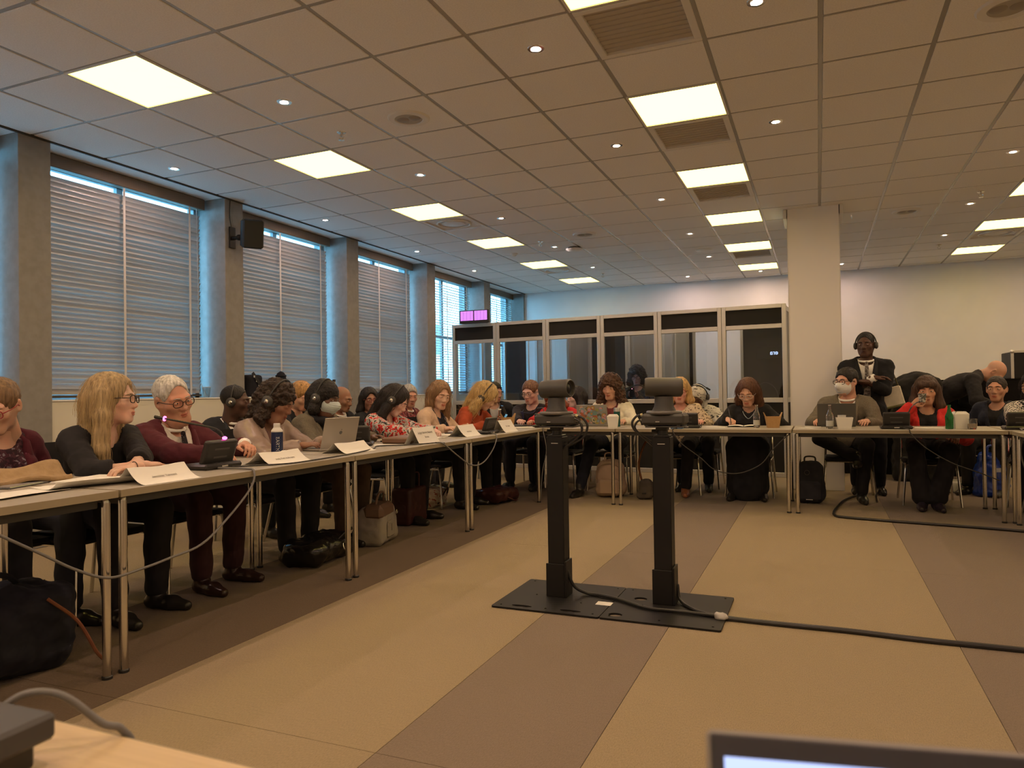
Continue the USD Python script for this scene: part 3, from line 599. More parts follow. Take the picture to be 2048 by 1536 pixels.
    # ---- hair
    if hair:
        st, hcol = hair[0], hair[1]; ln = hair[2] if len(hair) > 2 else .25; g = Hm @ V(0, 0, -1.); g[1] = min(g[1], -.06); g = unit(g); k = .012
        f = Field((-.19, -.22, -.16-ln), (.19, .20, .17), .0072*fine)
        if st in ('short', 'thin', 'buzz'):
            e = {'short': .012, 'thin': .006, 'buzz': .0025}[st]
            f.ell((0, -.018, .038), (.077+e, .097+e, .086+e), k=0)
            f.ell((0, .085, -.02), (.066, .085, {'short': .085, 'thin': .108, 'buzz': .095}[st]), k=.012, sub=True)
            f.half((0, 0, -.045), (0, .25, -1), (0, 0, -.15), .14, .01); f.ell((0, .06, -.05), (.1, .075, .06), k=.015, sub=True)
            for x in (-1, 1): f.ell((x*.09, -.005, -.01), (.03, .028, .042), k=.01, sub=True)
            amp, sc = ({'short': .006, 'thin': .004, 'buzz': .001}[st], (60, 60, 60))
        elif st == 'fringe':              # a ring of hair round a bald crown
            f.ell((0, -.02, .0), (.081, .101, .06), k=0); f.ell((0, .06, .02), (.085, .085, .11), k=.01, sub=True); f.ell((0, -.01, .075), (.068, .085, .05), k=.01, sub=True); amp, sc = .003, (60, 60, 60)
        elif st == 'bun':
            f.ell((0, -.02, .036), (.083, .102, .09), k=0); f.ell((0, .095, -.035), (.064, .075, .105), k=.01, sub=True); f.half((0, 0, -.06), (0, .3, -1), (0, 0, -.16), .14, .01); f.ell((0, -.12, .03), (.045, .04, .045), k=.01); amp, sc = .005, (50, 50, 50)
        else:
            big = {'long': .016, 'curly': .034, 'wavy': .024, 'bob': .018, 'cap': .015}[st]; big = hair[4] if len(hair) > 4 else big
            f.ell((0, -.018, .036), (.076+big, .097+big, .085+big), k=0)
            f.ell((0, -.045, -.03), (.072+big, .06+big, .10), k=.03)
            sway = V(0, -.012, 0)
            for x in (-1, 1):
                a = V(x*(.066+big*.6), -.012, .02); b = a + V(x*.010, .002, 0) + g*.10; c = b + g*max(ln-.10, .02)*.55 + V(x*.012, .006, 0); d_ = b + g*max(ln-.10, .02) + V(x*.004, .022, 0)
                r = .026 + big*.45
                f.cone(a, b, r, r*1.15, .03); f.cone(b, c, r*1.15, r*1.15, .02); f.cone(c, d_, r*1.15, r*.55, .02)
                a2 = V(x*.04, -.085, .0); f.cone(a2, a2+g*ln*.9, .045+big*.4, .03, .03)
            if st in ('long', 'wavy', 'bob'):
                f.ell((0, .10, -.047), (.060, .085, .124 if st == 'bob' else .130), k=.014, sub=True); f.ell((0, .13, -.12), (.058, .10, .15), k=.02, sub=True)
            elif st == 'curly':
                f.ell((0, .11, -.06), (.062, .09, .115), k=.014, sub=True); f.ell((0, .13, -.13), (.06, .10, .15), k=.02, sub=True)
            if len(hair) > 3 and hair[3] == 'bangs': f.cone((-.045, .075, .055), (.045, .075, .055), .03, .03, .02)
            amp, sc = {'long': (.007, (70, 70, 6)), 'wavy': (.013, (38, 38, 16)), 'curly': (.024, (42, 42, 42)), 'bob': (.006, (70, 70, 8)), 'cap': (.006, (40, 40, 40))}[st]
        m = f.mesh(); m = rumple(m, amp, sc, 5, 3); put('hair', loc(m), fab(hcol, 'curls' if st in ('curly', 'cap') else 'hair'))
        if st in ('long', 'wavy') and fine < 1.15:    # loose strands over the mass
            v, n = m[0], vnormals(m); rng = np.random.RandomState(7); pick = rng.choice(np.flatnonzero((v[:, 1] < .055) | (v[:, 2] > .09)), 1100, replace=False); pts = []
            for i in pick:
                p = v[i] + n[i]*.002; L_ = rng.uniform(.05, .13); q = []
                for j in range(5):
                    q.append(p.copy()); dd = g - n[i]*(np.dot(g, n[i])*.9+.10*j); dd = dd/max(np.linalg.norm(dd), 1e-6) + rng.normal(0, .07, 3); p = p + dd*L_/4
                pts.append(head + np.array(q)*hs @ Hm - base)
            c = UsdGeom.BasisCurves.Define(stage, f'{T.GetPath()}/strands'); c.CreateTypeAttr('linear'); c.CreateCurveVertexCountsAttr([5]*len(pts))
            c.CreatePointsAttr(Vt.Vec3fArray.FromNumpy(np.vstack(pts).astype(np.float32))); c.CreateWidthsAttr([.0016*fine]); c.SetWidthsInterpolation('constant')
            UsdShade.MaterialBindingAPI.Apply(c.GetPrim()).Bind(fab(tuple(min(1, x*1.35) for x in hcol), 'plain')); tag(c, kind='stuff')
    # ---- clothes
    top = top or {}; e = top.get('e', .012); tm = top['mat'] if 'mat' in top else fab(top.get('col', (.03, .03, .03)))
    outer = top.get('jacket'); nk = head + V(0, -.03, -.1)*hs @ Hm
    def vee(f, b0, b1, w, top_w):
        A, c0 = np.stack([rt_t, u, cft]).astype(np.float32), at(0, 0, 0).astype(np.float32)
        def fn(P):
            q = (P-c0)@A.T; t = (q[..., 1]/s-b0)/(b1-b0); return np.maximum(np.maximum(np.abs(q[..., 0])-(w+(top_w-w)*np.clip(t, -.2, 1.6)), (b0*s-q[..., 1])), .02-q[..., 2])
        f.put(fn, at(0, b0, .1)-.16, at(0, b1, .1)+.16, .012, True)
    def sleeves(f, cut):
        for E, W in ((EL, WL), (ER, WR)):
            p = E + (W-E)*cut; d = W-E; f.half(p + unit(d)*.004, d, p + unit(d)*.05, .075, .004)
    f = Field(lo, hi, .0115*fine); sl = top.get('sleeve', 1.0); inner = outer is not None
    torso(f, (e-.004) if inner else e, low=True)
    if not inner and arms: arms_(f, e+.002, cut=sl); sleeves(f, sl)
    nr = top.get('neck', .072); f.cone(NB - u*.012 + cft*.012, nk + cft*.02, nr, nr+.01, .01, True)
    if top.get('vneck'): vee(f, top['vneck'], .56, .012, .07)
    m = rumple(f.mesh(), top.get('fold', .007), (14, 14, 11), 3); m = rumple(m, .003, (40, 40, 40), 9); put('shirt' if inner or sex == 'm' else 'blouse', m, tm)
    if top.get('collar'):
        a = np.linspace(-2.5, 2.5, 15); put('collar', tube([at(math.sin(t)*(nr+.004), .548+.02*math.cos(t)*-1, math.cos(t)*(nr+.006)+.0) + u*.01 for t in a], .0115, 6), fab(top['collar']))
    if outer is not None:
        om = top['omat'] if 'omat' in top else fab(outer)
        f = Field(lo, hi, .0115*fine); torso(f, e+.012); arms_(f, e+.008, cut=.96); sleeves(f, .96)
        f.cone(NB - u*.02 + cft*.01, nk + cft*.03, .086, .095, .01, True); o = top.get('open', (.12, .02, .075)); vee(f, o[0], .56, o[1], o[2])
        m = rumple(f.mesh(), top.get('fold', .012), (13, 13, 10), 4); m = rumple(m, .004, (36, 36, 36), 2); J = put('jacket', m, om)
        for q in (-1, 1):
            lap = []
            for t in np.linspace(0, 1, 9): lap.append(at(q*(o[1]+.012+(o[2]-o[1]+.006)*t), o[0]+.03+(.53-o[0]-.03)*t, .135+.025*math.sin(3*t)-.075*t*t))
            lap += [at(q*.092, .565, .0), at(q*.078, .585, -.055), at(0, .59, -.09)]
            put('lapel', tube(lap, [.006]+[.012+.012*math.sin(math.pi*min(1, t*1.05)) for t in np.linspace(.1, .8, 8)]+[.02, .018, .017], 8), om, J)
    if top.get('tie'):
        m = sheet(lambda a, b: tuple((at(0, .525, .105)[k] + rt_t[k]*(b-.5)*(.03+.035*a) - u[k]*a*.40*s + cft[k]*(.055*np.sin(a*2.2)+.003)) for k in range(3)), 10, 4, .006); put('tie', m, top['tie'])
        put('tie_knot', ball(at(0, .525, .108), .0145, (1, 1, 1.1), 1), top['tie'])
    if top.get('badge'):
        bx, bz, bc = top['badge']; c = at(bx, bz, .155); put('badge', frame(box(-.034, .034, -.046, .046, -.002, .002, .001), c, rt_t, u, cft), fab(bc, 'paper'))
        put('lanyard', cat(tube(curve([c+u*.046, at(bx*.3-.07, .47, .125), at(-.075, .57, .01)], 5), .0035, 5), tube(curve([c+u*.046, at(bx*.3+.07, .47, .125), at(.075, .57, .01)], 5), .0035, 5)), fab(top.get('lan', (.05, .06, .12))))
    if legs_on:
        f = Field(llo-.03, lhi+.03, .016*fine); le = (legs or {}).get('e', .012)
        f.ell(P0, (.168*wd+le, .128+le, .125+le), A3[[0, 2, 1]], 0)
        for H_, K, A in ((HL, KL, AL), (HR_, KR, AR)):
            f.cone(H_, K, .085*wd+le, .06+le, .03); f.cone(K, A + (A-K)*-.06, .058+le, (.046+le)*(legs or {}).get('flare', 1.), .015)
        if (legs or {}).get('skirt'):
            f.cone((HL+HR_)/2, (KL+KR)/2, .15, .17, .04); f.cone((KL+KR)/2, (AL+AR)/2+V(0, 0, .06), .16, .19, .03)
        m = rumple(f.mesh(), .008, (16, 16, 12), 6); put('skirt' if (legs or {}).get('skirt') else 'trousers', m, (legs or {}).get('mat') or fab((legs or {}).get('col', (.02, .02, .024))))
        for q, (K, A) in enumerate(((KL, AL), (KR, AR))):
            d = unit(fz + rt*(-.15 if q == 0 else .15)) if not (legs or {}).get('fdir') else unit(V(*(legs or {})['fdir'][q])); z = A[2]-.085
            a = V(A[0], A[1], z)
            f = Field(a - V(.3, .3, .02), a + V(.3, .3, .17), .011*fine)
            f.cone(a - d*.035 + V(0, 0, .036), a + d*.10 + V(0, 0, .034), .036, .040, .01); f.cone(a + d*.10 + V(0, 0, .032), a + d*.185 + V(0, 0, .024), .040, .026, .02); f.cone(a + V(0, 0, .05), a + V(0, 0, .115), .045, .043, .02)
            f.half(a + V(0, 0, .002), (0, 0, -1), a, .3, .002)
            put('shoe', f.mesh(), fab(shoes, 'gloss'))
    # ---- worn things
    if glasses:
        ms = []
        for x in (-1, 1):
            th = np.linspace(0, 2*np.pi, 18)[:-1]; ms.append(tube(np.stack([x*.034+.0255*np.sign(np.cos(th))*np.abs(np.cos(th))**.7, .106-.01*np.abs(np.cos(th)*.5+x*.5)*0-(x*(x*.034+.0255*np.cos(th)))**2*1.6, .0005+.0185*np.sign(np.sin(th))*np.abs(np.sin(th))**.7], 1), .0024, 5, close=True))
            ms.append(tube([(x*.0595, .101, .006), (x*.077, .06, .006), (x*.083, .0, .004), (x*.081, -.02, -.012)], .0023, 5))
        ms.append(tube([(-.0085, .107, .006), (0, .110, .008), (.0085, .107, .006)], .0022, 5)); put('glasses', loc(cat(*ms)), fab(glasses, 'gloss'))
    if phones:
        th = np.linspace(-.05, math.pi+.05, 22); r = phones.get('r', .104) if isinstance(phones, dict) else .104
        hp = put('headphones', loc(tube(np.stack([np.cos(th)*(r-.008), -.012+0*th, .005+np.sin(th)*(r+.018)], 1), .0065, 7)), blackp)
        for x in (-1, 1):
            put('ear_cup', loc(rot(mov(lathe([(0, -.014), (.028, -.014), (.036, -.006), (.036, .006), (.026, .014), (.012, .017), (0, .017)], 18), (0, 0, 0)), (0, 1, 0), 90*x)) if False else loc(mov(rot(lathe([(0, -.014), (.028, -.014), (.036, -.006), (.036, .006), (.026, .014), (.012, .017), (0, .017)], 18), (0, 1, 0), 90*x), (x*(r-.009), -.012, -.006))), darkg, hp)
            put('silver_cap', loc(mov(rot(lathe([(0, .019), (.013, .018), (.014, .014), (0, .013)], 12), (0, 1, 0), 90*x), (x*(r-.009), -.012, -.006))), chrome, hp)
    if mask:
        f = Field((-.12, -.02, -.14), (.12, .16, .02), .0062); f.ell((0, .028, -.045), (.073, .092, .078), k=0); f.cone((0, .09, -.02), (0, .118, -.036), .018, .022, .03)
        f.half((0, .08, -.008), (0, -.15, 1), (0, .05, .08), .16, .004); f.half((0, .025, 0), (0, -1, 0), (0, -.1, 0), .2, .004); f.half((0, .08, -.118), (0, 0, -1), (0, .05, -.2), .14, .004)
        m = f.mesh(); m = (m[0] + np.array([0, 1., 0])*(.0022*np.sin(m[0][:, 2]*420))[:, None]*(m[0][:, 1:2] > .05), m[1]); put('face_mask', loc(m), fab(mask, 'paper'))
        put('ear_loop', loc(cat(*[tube(curve([(x*.066, .04, -.02), (x*.082, .0, .015), (x*.086, -.022, .0), (x*.08, -.005, -.03), (x*.064, .035, -.085)], 4), .0018, 5) for x in (-1, 1)])), fab((.7, .7, .68), 'plain'))
    info = dict(T=T, base=base, put=put, at=at, loc=loc, head=head, P0=P0, NB=NB, WL=WL, WR=WR, dL=dL, dR=dR, EL=EL, ER=ER, face=fz, rt=rt, u=u, cf=cft, fz=fz, KL=KL, KR=KR)
    if extra: extra(info)
    return info
# ================================================= furniture
def table(label, x0, x1, y0, y1, proto=[]):
    """1.6 x 0.8 folding conference table"""
    lx, ly = x1-x0, y1-y0; key = lx > ly
    t = thing('conference_table', label, 'table', ((x0+x1)/2, (y0+y1)/2, 0), group=None)
    a, b = lx/2-.002, ly/2-.002
    obj('tabletop', box(-a+.003, a-.003, -b+.003, b-.003, .709, .737, .002), table_m, t)
    for q in (-1, 1):
        obj('edge_band', box(-a, a, q*b-(.003 if q > 0 else 0), q*b+(.003 if q < 0 else 0), .709, .7368), band_m, t)
        obj('edge_band', box(q*a-(.003 if q > 0 else 0), q*a+(.003 if q < 0 else 0), -b+.003, b-.003, .709, .7368), band_m, t)
    for sx in (-1, 1):
        for sy in (-1, 1):
            px_, py_ = sx*(a-.032), sy*(b-.032)
            obj('leg', cat(tube([(px_, py_, 0), (px_, py_, .69), (px_-sx*.004, py_-sy*.004, .706)], [.0165, .0165, .012], 14)), chrome, t)
            obj('foot', lathe([(0, 0), (.02, 0), (.0205, .01), (.017, .014), (0, .014)], 14), blackp, t, loc=(px_, py_, 0))
    fr = [box(-a+.06, a-.06, q*(b-.06)-.015, q*(b-.06)+.015, .672, .709) for q in (-1, 1)] + [box(q*(a-.06)-.015, q*(a-.06)+.015, -b+.06, b-.06, .672, .709) for q in (-1, 1)]
    obj('frame', cat(*fr), darkg, t)
    return t
LX0, LX1 = -3.37, -2.565
table('nearest table of the left row, under the papers in front of the blonde woman', LX0, LX1, .455, 2.053)
table('second table of the left row, with the navy bottle and the gooseneck microphone', LX0, LX1, 2.06, 3.645)
table('third table of the left row, in front of the woman in the red floral blouse', LX0, LX1, 3.652, 5.235)
table('fourth table of the left row, in front of the woman in the beige blazer', LX0, LX1, 5.242, 6.845)
table('corner table of the far row, behind the nearer camera stand', -3.42, -1.822, 6.855, 7.655)
table('middle table of the far row, behind the second camera stand', -1.816, -.226, 6.855, 7.655)
table('right table of the far row, in front of the man in the white mask', -.220, 1.385, 6.855, 7.655)
table('corner table at the right edge, under the checked sleeve', 1.391, 2.99, 6.855, 7.655)
table('table of the right-hand row cut by the right edge', 1.40, 2.2, 5.245, 6.845)
nt_ = thing('near_table', 'pale wooden table at the lower left under the microphone unit', 'table', (-.35, .16, 0))
wood = mat('pale_wood', (.60, .46, .27), .42, var=(2, (.52, .39, .22)), stretch=(1.5, 30, 30), spec=.4)
obj('tabletop', box(-.8, .8, -.4, .4, .709, .737, .002), wood, nt_)
for q in (-1, 1): obj('edge_band', box(-.8, .8, q*.4-.0005, q*.4+.0005, .709, .7365), band_m, nt_)
for sx in (-1, 1):
    for sy in (-1, 1): obj('leg', tube([(sx*.765, sy*.365, 0), (sx*.765, sy*.365, .709)], .0165, 12), chrome, nt_)
# ------------------------------------------------ chairs
seatm = mat('chair_black_fabric', (.02, .019, .02), .8, bump=(250, .0006), spec=.25)
CH = [None]
def chair(x, y, face, label):
    if CH[0] is None:
        t = CH[0] = thing('conference_chair', label, 'chair', (x, y, 0), math.radians(face-90), group='black conference chairs'); fcount = 0
        obj('seat', box(-.215, .215, -.20, .23, .385, .418, .014), seatm, t)
        bk = sheet(lambda a, b: ((a-.5)*.42, -.215-.05*b-.05*(1-(2*a-1)**2)+.05, .60+.27*b), 9, 6, .022); obj('backrest', bk, seatm, t)
        for sx in (-1, 1):
            obj('leg', tube(curve([(sx*.235, .24, 0), (sx*.205, .20, .37), (sx*.20, .12, .382)], 5), .0105, 8), chrome, t)
            obj('leg', tube(curve([(sx*.235, -.27, 0), (sx*.205, -.19, .40), (sx*.20, -.235, .62), (sx*.19, -.262, .82)], 5), .0105, 8), chrome, t)
            obj('side_rail', tube([(sx*.203, .19, .378), (sx*.203, -.19, .378)], .010, 8), chrome, t)
        [obj('cross_rail', tube([(-.203, yy, .376), (.203, yy, .376)], .009, 8), chrome, t) for yy in (.15, -.17)]
        return t
    return dup(CH[0], (x, y, 0), math.radians(face-90), label=label)
def sit(i, face, label): chair(i['P0'][0] + i['fz'][0]*.05, i['P0'][1] + i['fz'][1]*.05, face, 'black chrome-legged conference chair under ' + label)
# ------------------------------------------------ camera stands
rim_m = mat('camera_rim', (.14, .13, .12), .4, spec=.5); barrel_m = mat('camera_barrel', (.060, .056, .048), .45, spec=.45)
from shapely.geometry import Polygon, Point, box as sbox
from shapely import affinity
def plate(x0, x1, y0, y1, holes, z0, z1):
    p = sbox(x0+.012, y0+.012, x1-.012, y1-.012).buffer(.012)
    for cx, cy, a, b in holes: p = p.difference(affinity.scale(Point(cx, cy).buffer(1, 12), a, b))
    m = trimesh.creation.extrude_polygon(p, z1-z0, engine='earcut'); return m.vertices+V(0, 0, z0), m.faces
def stand(label, ox, oy, bx, by, holes, clabel, head, lens, cab):
    """ox, oy: the plate's corner; bx, by: the post's centre"""
    t = thing('camera_stand', label, 'stand', (bx, by, 0)); o = (-bx, -by, 0)
    bolts = [(ox+dx, oy+dy, .006, .006) for dx, dy in ((.04, .04), (.53, .04), (.04, .53), (.53, .53), (.28, .05), (.15, .27), (.42, .2), (.28, .5))]
    obj('base_plate', mov(plate(ox, ox+.57, oy, oy+.565, holes+bolts, .001, .010), o), blackm, t)
    obj('foot_bracket', cat(box(-.055, .047, -.055, -.046, .010, .185, .002), box(.047, .058, -.055, .05, .010, .20, .002), box(-.055, -.048, -.046, .05, .010, .18, .002)), blackm, t)
    obj('post', box(-.046, .046, -.045, .047, .010, .862, .004), blackm, t)
    obj('post_cap', box(-.040, .040, -.04, .042, .862, .872, .003), blackp, t)
    obj('cable_slot', box(-.018, .02, -.0462, -.0445, .825, .829), steel, t)
    obj('head_clamp', cat(cyl((0, 0, .872), (0, 0, .905), .028, 16), box(-.03, .03, -.03, .03, .895, .912, .004), cyl((-.055, 0, .89), (.0, 0, .89), .009, 8)), blackp, t)
    obj('top_plate', box(-.075, .115, -.07, .07, .912, .920, .002), darkg, t)
    c = thing('ptz_camera', clabel, 'camera', (bx+head, by, .920))
    obj('base', cat(box(-.105, .115, -.075, .075, .005, .062, .012)), darkg, c)
    obj('rubber_foot', cat(*[cyl((sx*.08, sy*.055, 0), (sx*.08, sy*.055, .006), .012, 10) for sx in (-1, 1) for sy in (-1, 1)]), blackp, c)
    obj('base_rim', lathe([(.0, .060), (.088, .060), (.092, .068), (.088, .076), (0, .078)], 36), rim_m, c)
    obj('yoke', cat(frame(lathe([(.0, .076), (.062, .076), (.05, .10), (.046, .15), (0, .15)], 28), (0, 0, 0), V(1, 0, 0), V(0, .8, 0), V(0, 0, 1))), darkg, c)
    d = unit(V(*lens)); s1 = unit(np.cross(V(0, 0, 1), d)); u1 = np.cross(d, s1)
    barrel = lathe([(0, -.098), (.036, -.097), (.047, -.088), (.0495, -.07), (.0495, .075), (.0475, .09), (.043, .096), (.040, .094), (.037, .078), (0, .076)], 36)
    obj('lens_barrel', frame(barrel, (0, 0, .198), s1, u1, d), barrel_m, c)
    obj('lens', frame(lathe([(0, .086), (.018, .084), (.03, .077), (0, .076)], 24), (0, 0, .198), s1, u1, d), fab((.01, .01, .014), 'gloss'), c)
    obj('indicator', box(-.03, -.01, -.0765, -.0745, .02, .024), steel, c)
    for q, (pts, r) in enumerate(cab):
        pts = np.array(pts) - V(bx+head, by, .920)
        k = obj('cable', tube(curve(pts, 6), r, 7), blackp, c)
        obj('connector', cyl(pts[0]-(pts[1]-pts[0])*.25, pts[0]+(pts[1]-pts[0])*.2, .0075, 10), fab((.55, .48, .25), 'plain') if q == 0 else chrome, k)
    return t
stand('camera stand at the left with a black square post on a slotted steel plate', -1.572, 3.402, -1.308, 3.715, [(-1.42, 3.45, .055, .016), (-1.16, 3.452, .055, .016)], 'black pan-tilt camera with round barrel on the left stand', -.0, (.96, -.26, .03),
      [([(-1.185, 3.69, .972), (-1.15, 3.68, .962), (-1.125, 3.68, .92), (-1.145, 3.68, .865), (-1.20, 3.68, .83), (-1.262, 3.70, .812)], .0065), ([(-1.19, 3.67, .955), (-1.165, 3.66, .945), (-1.15, 3.66, .90), (-1.18, 3.67, .855), (-1.262, 3.69, .80)], .0055), ([(-1.19, 3.71, .94), (-1.165, 3.71, .925), (-1.17, 3.70, .88), (-1.262, 3.71, .83)], .005)])
stand('camera stand at the right with a black square post on a plate with round holes', -.998, 3.402, -.748, 3.765, [(-.935, 3.47, .034, .028), (-.88, 3.78, .034, .028)], 'black pan-tilt camera pointing left on the right stand', .01, (-.97, -.22, .02),
      [([(-.853, 3.75, .975), (-.878, 3.745, .968), (-.90, 3.74, .935), (-.885, 3.74, .895), (-.83, 3.745, .86), (-.794, 3.75, .835)], .0065), ([(-.85, 3.74, .95), (-.872, 3.735, .94), (-.885, 3.735, .91), (-.86, 3.74, .875), (-.794, 3.76, .81)], .0055)])
fc = thing('floor_cable', 'thick black taped cable running from the camera stands to the right', 'cable', (-.45, 3.58, 0))
o = -V(-.45, 3.58, 0)
c1 = curve([(-1.258, 3.70, .15), (-1.225, 3.72, .06), (-1.16, 3.745, .022), (-1.093, 3.74, .020), (-.981, 3.70, .020), (-.811, 3.60, .020), (-.669, 3.596, .020), (-.453, 3.585, .020)], 8); c2 = curve([(-.453, 3.585, .020), (-.40, 3.59, .011), (-.185, 3.585, .011), (.109, 3.588, .011), (.401, 3.569, .011), (.757, 3.573, .011), (1.2, 3.56, .011)], 8)
obj('sleeve', tube(np.vstack([c2])+o, .0125, 9), blackp, fc); obj('lead', tube(c1+o, .0085, 8), blackp, fc)
obj('lead', tube(curve([(-.69, 3.79, .10), (-.675, 3.77, .03), (-.61, 3.68, .019), (-.53, 3.61, .019), (-.453, 3.585, .020)], 6)+o, .0085, 8), blackp, fc)
obj('tape_knot', rumple(ball((0, 0, .02), .03, (1.1, .8, .65), 2), .009, (60, 60, 60), 3), fab((.42, .40, .36), 'gloss'), fc)
obj('paper_label', box(-.04, .04, -.03, .03, 0, .0012), paper, label='small white paper label stuck across the joint of the stand plates', cat='label', loc=(-1.035, 3.628, .0102))
# ================================================= the people
SKL, SKP, SKM, SKD, SKB = (.58, .37, .26), (.62, .42, .31), (.40, .24, .155), (.135, .072, .045), (.085, .045, .03)
def vor(name, scale, cols, rough=.8, rnd=1.0, stretch=(1, 1, 1)):
    """patches of a few colours"""
    n = {'tc': ('texture_coordinate', {}), 'mp': ('mapping', {'scale': stretch}), 'nz': ('noise_texture', {'scale': scale, 'detail': 2.5, 'distortion': .6}), 'rp': ('rgb_ramp', {'ramp': cols, 'interpolate': False}), 'p': ('principled_bsdf', {'roughness': rough, 'specular_ior_level': .25})}
    return usdkit.material(stage, '/World/Looks/'+name, n, [('tc.object', 'mp.vector'), ('mp.vector', 'nz.vector'), ('nz.fac', 'rp.fac'), ('rp.color', 'p.base_color')], surface='p.BSDF')
floral = vor('floral_red_white', 26, [(0, (.03, .025, .025)), (.40, (.42, .38, .34)), (.49, (.62, .58, .52)), (.535, (.55, .03, .025)), (.64, (.12, .02, .02)), (.70, (.60, .56, .50))])
leopard = vor('leopard_print', 48, [(0, (.05, .03, .02)), (.40, (.62, .50, .36)), (.58, (.62, .50, .36)), (.62, (.08, .045, .03))])
keffiyeh = vor('white_scarf_print', 40, [(0, (.05, .05, .045)), (.40, (.62, .59, .52)), (.60, (.62, .59, .52)), (.66, (.10, .095, .085))], stretch=(.5, .5, 1.4))
plaid = vor('maroon_plaid', 30, [(0, (.05, .012, .018)), (.45, (.20, .035, .045)), (.56, (.30, .16, .16)), (.62, (.16, .03, .035))], stretch=(1, 1, .4))
cardm = vor('purple_print', 45, [(0, (.03, .012, .02)), (.48, (.07, .022, .035)), (.60, (.20, .18, .22))])
gingham = usdkit.material(stage, '/World/Looks/gingham', {'tc': ('texture_coordinate', {}), 'mp': ('mapping', {'scale': (1, 1, 1), 'rotation': (0, .6, 0)}), 'k': ('checker_texture', {'scale': 50., 'color1': (.72, .68, .60), 'color2': (.02, .018, .018)}), 'p': ('principled_bsdf', {'roughness': .85})}, [('tc.object', 'mp.vector'), ('mp.vector', 'k.vector'), ('k.color', 'p.base_color')], surface='p.BSDF')
satin = mat('mauve_satin', (.30, .215, .17), .34, var=(5, (.36, .27, .22)), spec=.5)
tweed = mat('olive_tweed', (.125, .105, .075), .9, var=(160, (.18, .155, .115)))
tie_m = vor('spotted_tie', 60, [(0, (.02, .015, .02)), (.62, (.02, .015, .02)), (.64, (.4, .38, .36))]); tie_g = vor('grey_tie', 45, [(0, (.08, .07, .07)), (.5, (.28, .25, .23))])
WHITE = (.72, .70, .66); BLK = (.014, .013, .014)
def P(lab, seat=True, face=0, **k):
    i = person(lab, face=face, **k)
    if seat: sit(i, face, k.get('_c') or CHL[lab])
    return i
CHL = {}
def sitter(lab, short, face, **k):
    CHL[lab] = short; return P(lab, True, face, **k)
# --- front row along the left tables, facing into the room
sitter('woman in a maroon cardigan with red glasses, cut by the left edge', 'the cropped woman at the left edge', 0, head=(-3.68, 2.285, 1.076), az=-56, pitch=24, lean=12, sex='f', skin=SKL, hair=('bun', (.16, .095, .045)), glasses=(.30, .03, .04),
       top=dict(mat=cardm, jacket=(.07, .012, .02), open=(.05, .05, .09)), L=(-3.52, 2.34, .64), R=(-3.52, 2.18, .64), legs=dict(col=(.03, .03, .04)))
def p2x(i):
    i['put']('bracelet', frame(ring(.027, .0022, 18, 5), i['WL']-i['dL']*.0, unit(np.cross(i['dL'], V(0, 0, 1))), V(0, 0, 1), i['dL']), fab((.08, .05, .03), 'plain'))
sitter('long-haired blonde woman with dark glasses in a black top, arms folded on the table', 'the long-haired blonde woman', 0, head=(-3.36, 2.655, 1.098), az=32, pitch=0, lean=27, sex='f', skin=SKP, hair=('long', (.34, .245, .125), .40), glasses=(.035, .02, .012),
       top=dict(col=BLK, sleeve=.42, fold=.009), L=(-3.03, 2.42, .772), R=(-3.05, 2.66, .772), hdir=((-.12, -1, 0), (.1, 1, 0)), legs=dict(col=BLK), fine=.82, extra=p2x, pole=((.25, .9, -.5), (-.3, -.9, -.5)))
def cuff(i, k): i['put']('cuff', tube([i['W'+k]+unit(i['E'+k]-i['W'+k])*.055, i['W'+k]-unit(i['E'+k]-i['W'+k])*.012], [.043, .040], 14), fab(WHITE))
def p3x(i):
    cuff(i, 'R'); cuff(i, 'L'); i['put']('lapel_pin', ball(i['at'](.10, .40, .125), .008, (1, 1, 1), 1), chrome)
sitter('white-haired older man with glasses in a maroon blazer and dark spotted tie', 'the man in the maroon blazer', 0, head=(-3.56, 3.215, 1.093), az=-10, pitch=11, roll=13, lean=8, sex='m', skin=(.56, .31, .21), hair=('thin', (.55, .53, .49)), glasses=(.06, .035, .025), fat=.75, hs=1.12,
       top=dict(col=(.50, .47, .42), jacket=(.075, .016, .022), collar=WHITE, tie=tie_m, open=(.0, .075, .095)), L=(-3.16, 3.42, .80), R=(-3.02, 3.07, .785), hdir=((.8, -.35, -.1), (.85, .45, 0)), curl=(.85, .5), legs=dict(col=(.035, .014, .014)), fine=.85, extra=p3x, shoes=(.03, .014, .01))
sitter('woman with curly dark hair and headphones in a shiny mauve jacket, typing', 'the woman in the mauve jacket', 0, head=(-3.44, 3.985, 1.068), az=16, pitch=27, lean=22, sex='f', skin=(.27, .145, .09), hair=('curly', (.035, .022, .015), .18, '', .018), phones=dict(r=.118), fat=.55,
       top=dict(col=(.16, .09, .08), omat=satin, jacket=(.3, .2, .17), fold=.017), L=(-3.10, 4.14, .782), R=(-3.08, 3.92, .782), legs=dict(col=BLK), fine=.9, hs=1.1)
def p7x(i):
    i['put']('scarf', rumple(ring(.092, .034, 26, 8, (0, 0, 0)) if False else frame(ring(.092, .036, 26, 8), i['NB']+i['u']*.015+i['cf']*.015, i['rt'], i['cf'], i['u']), .012, (22, 22, 22), 4), fab((.02, .02, .024)))
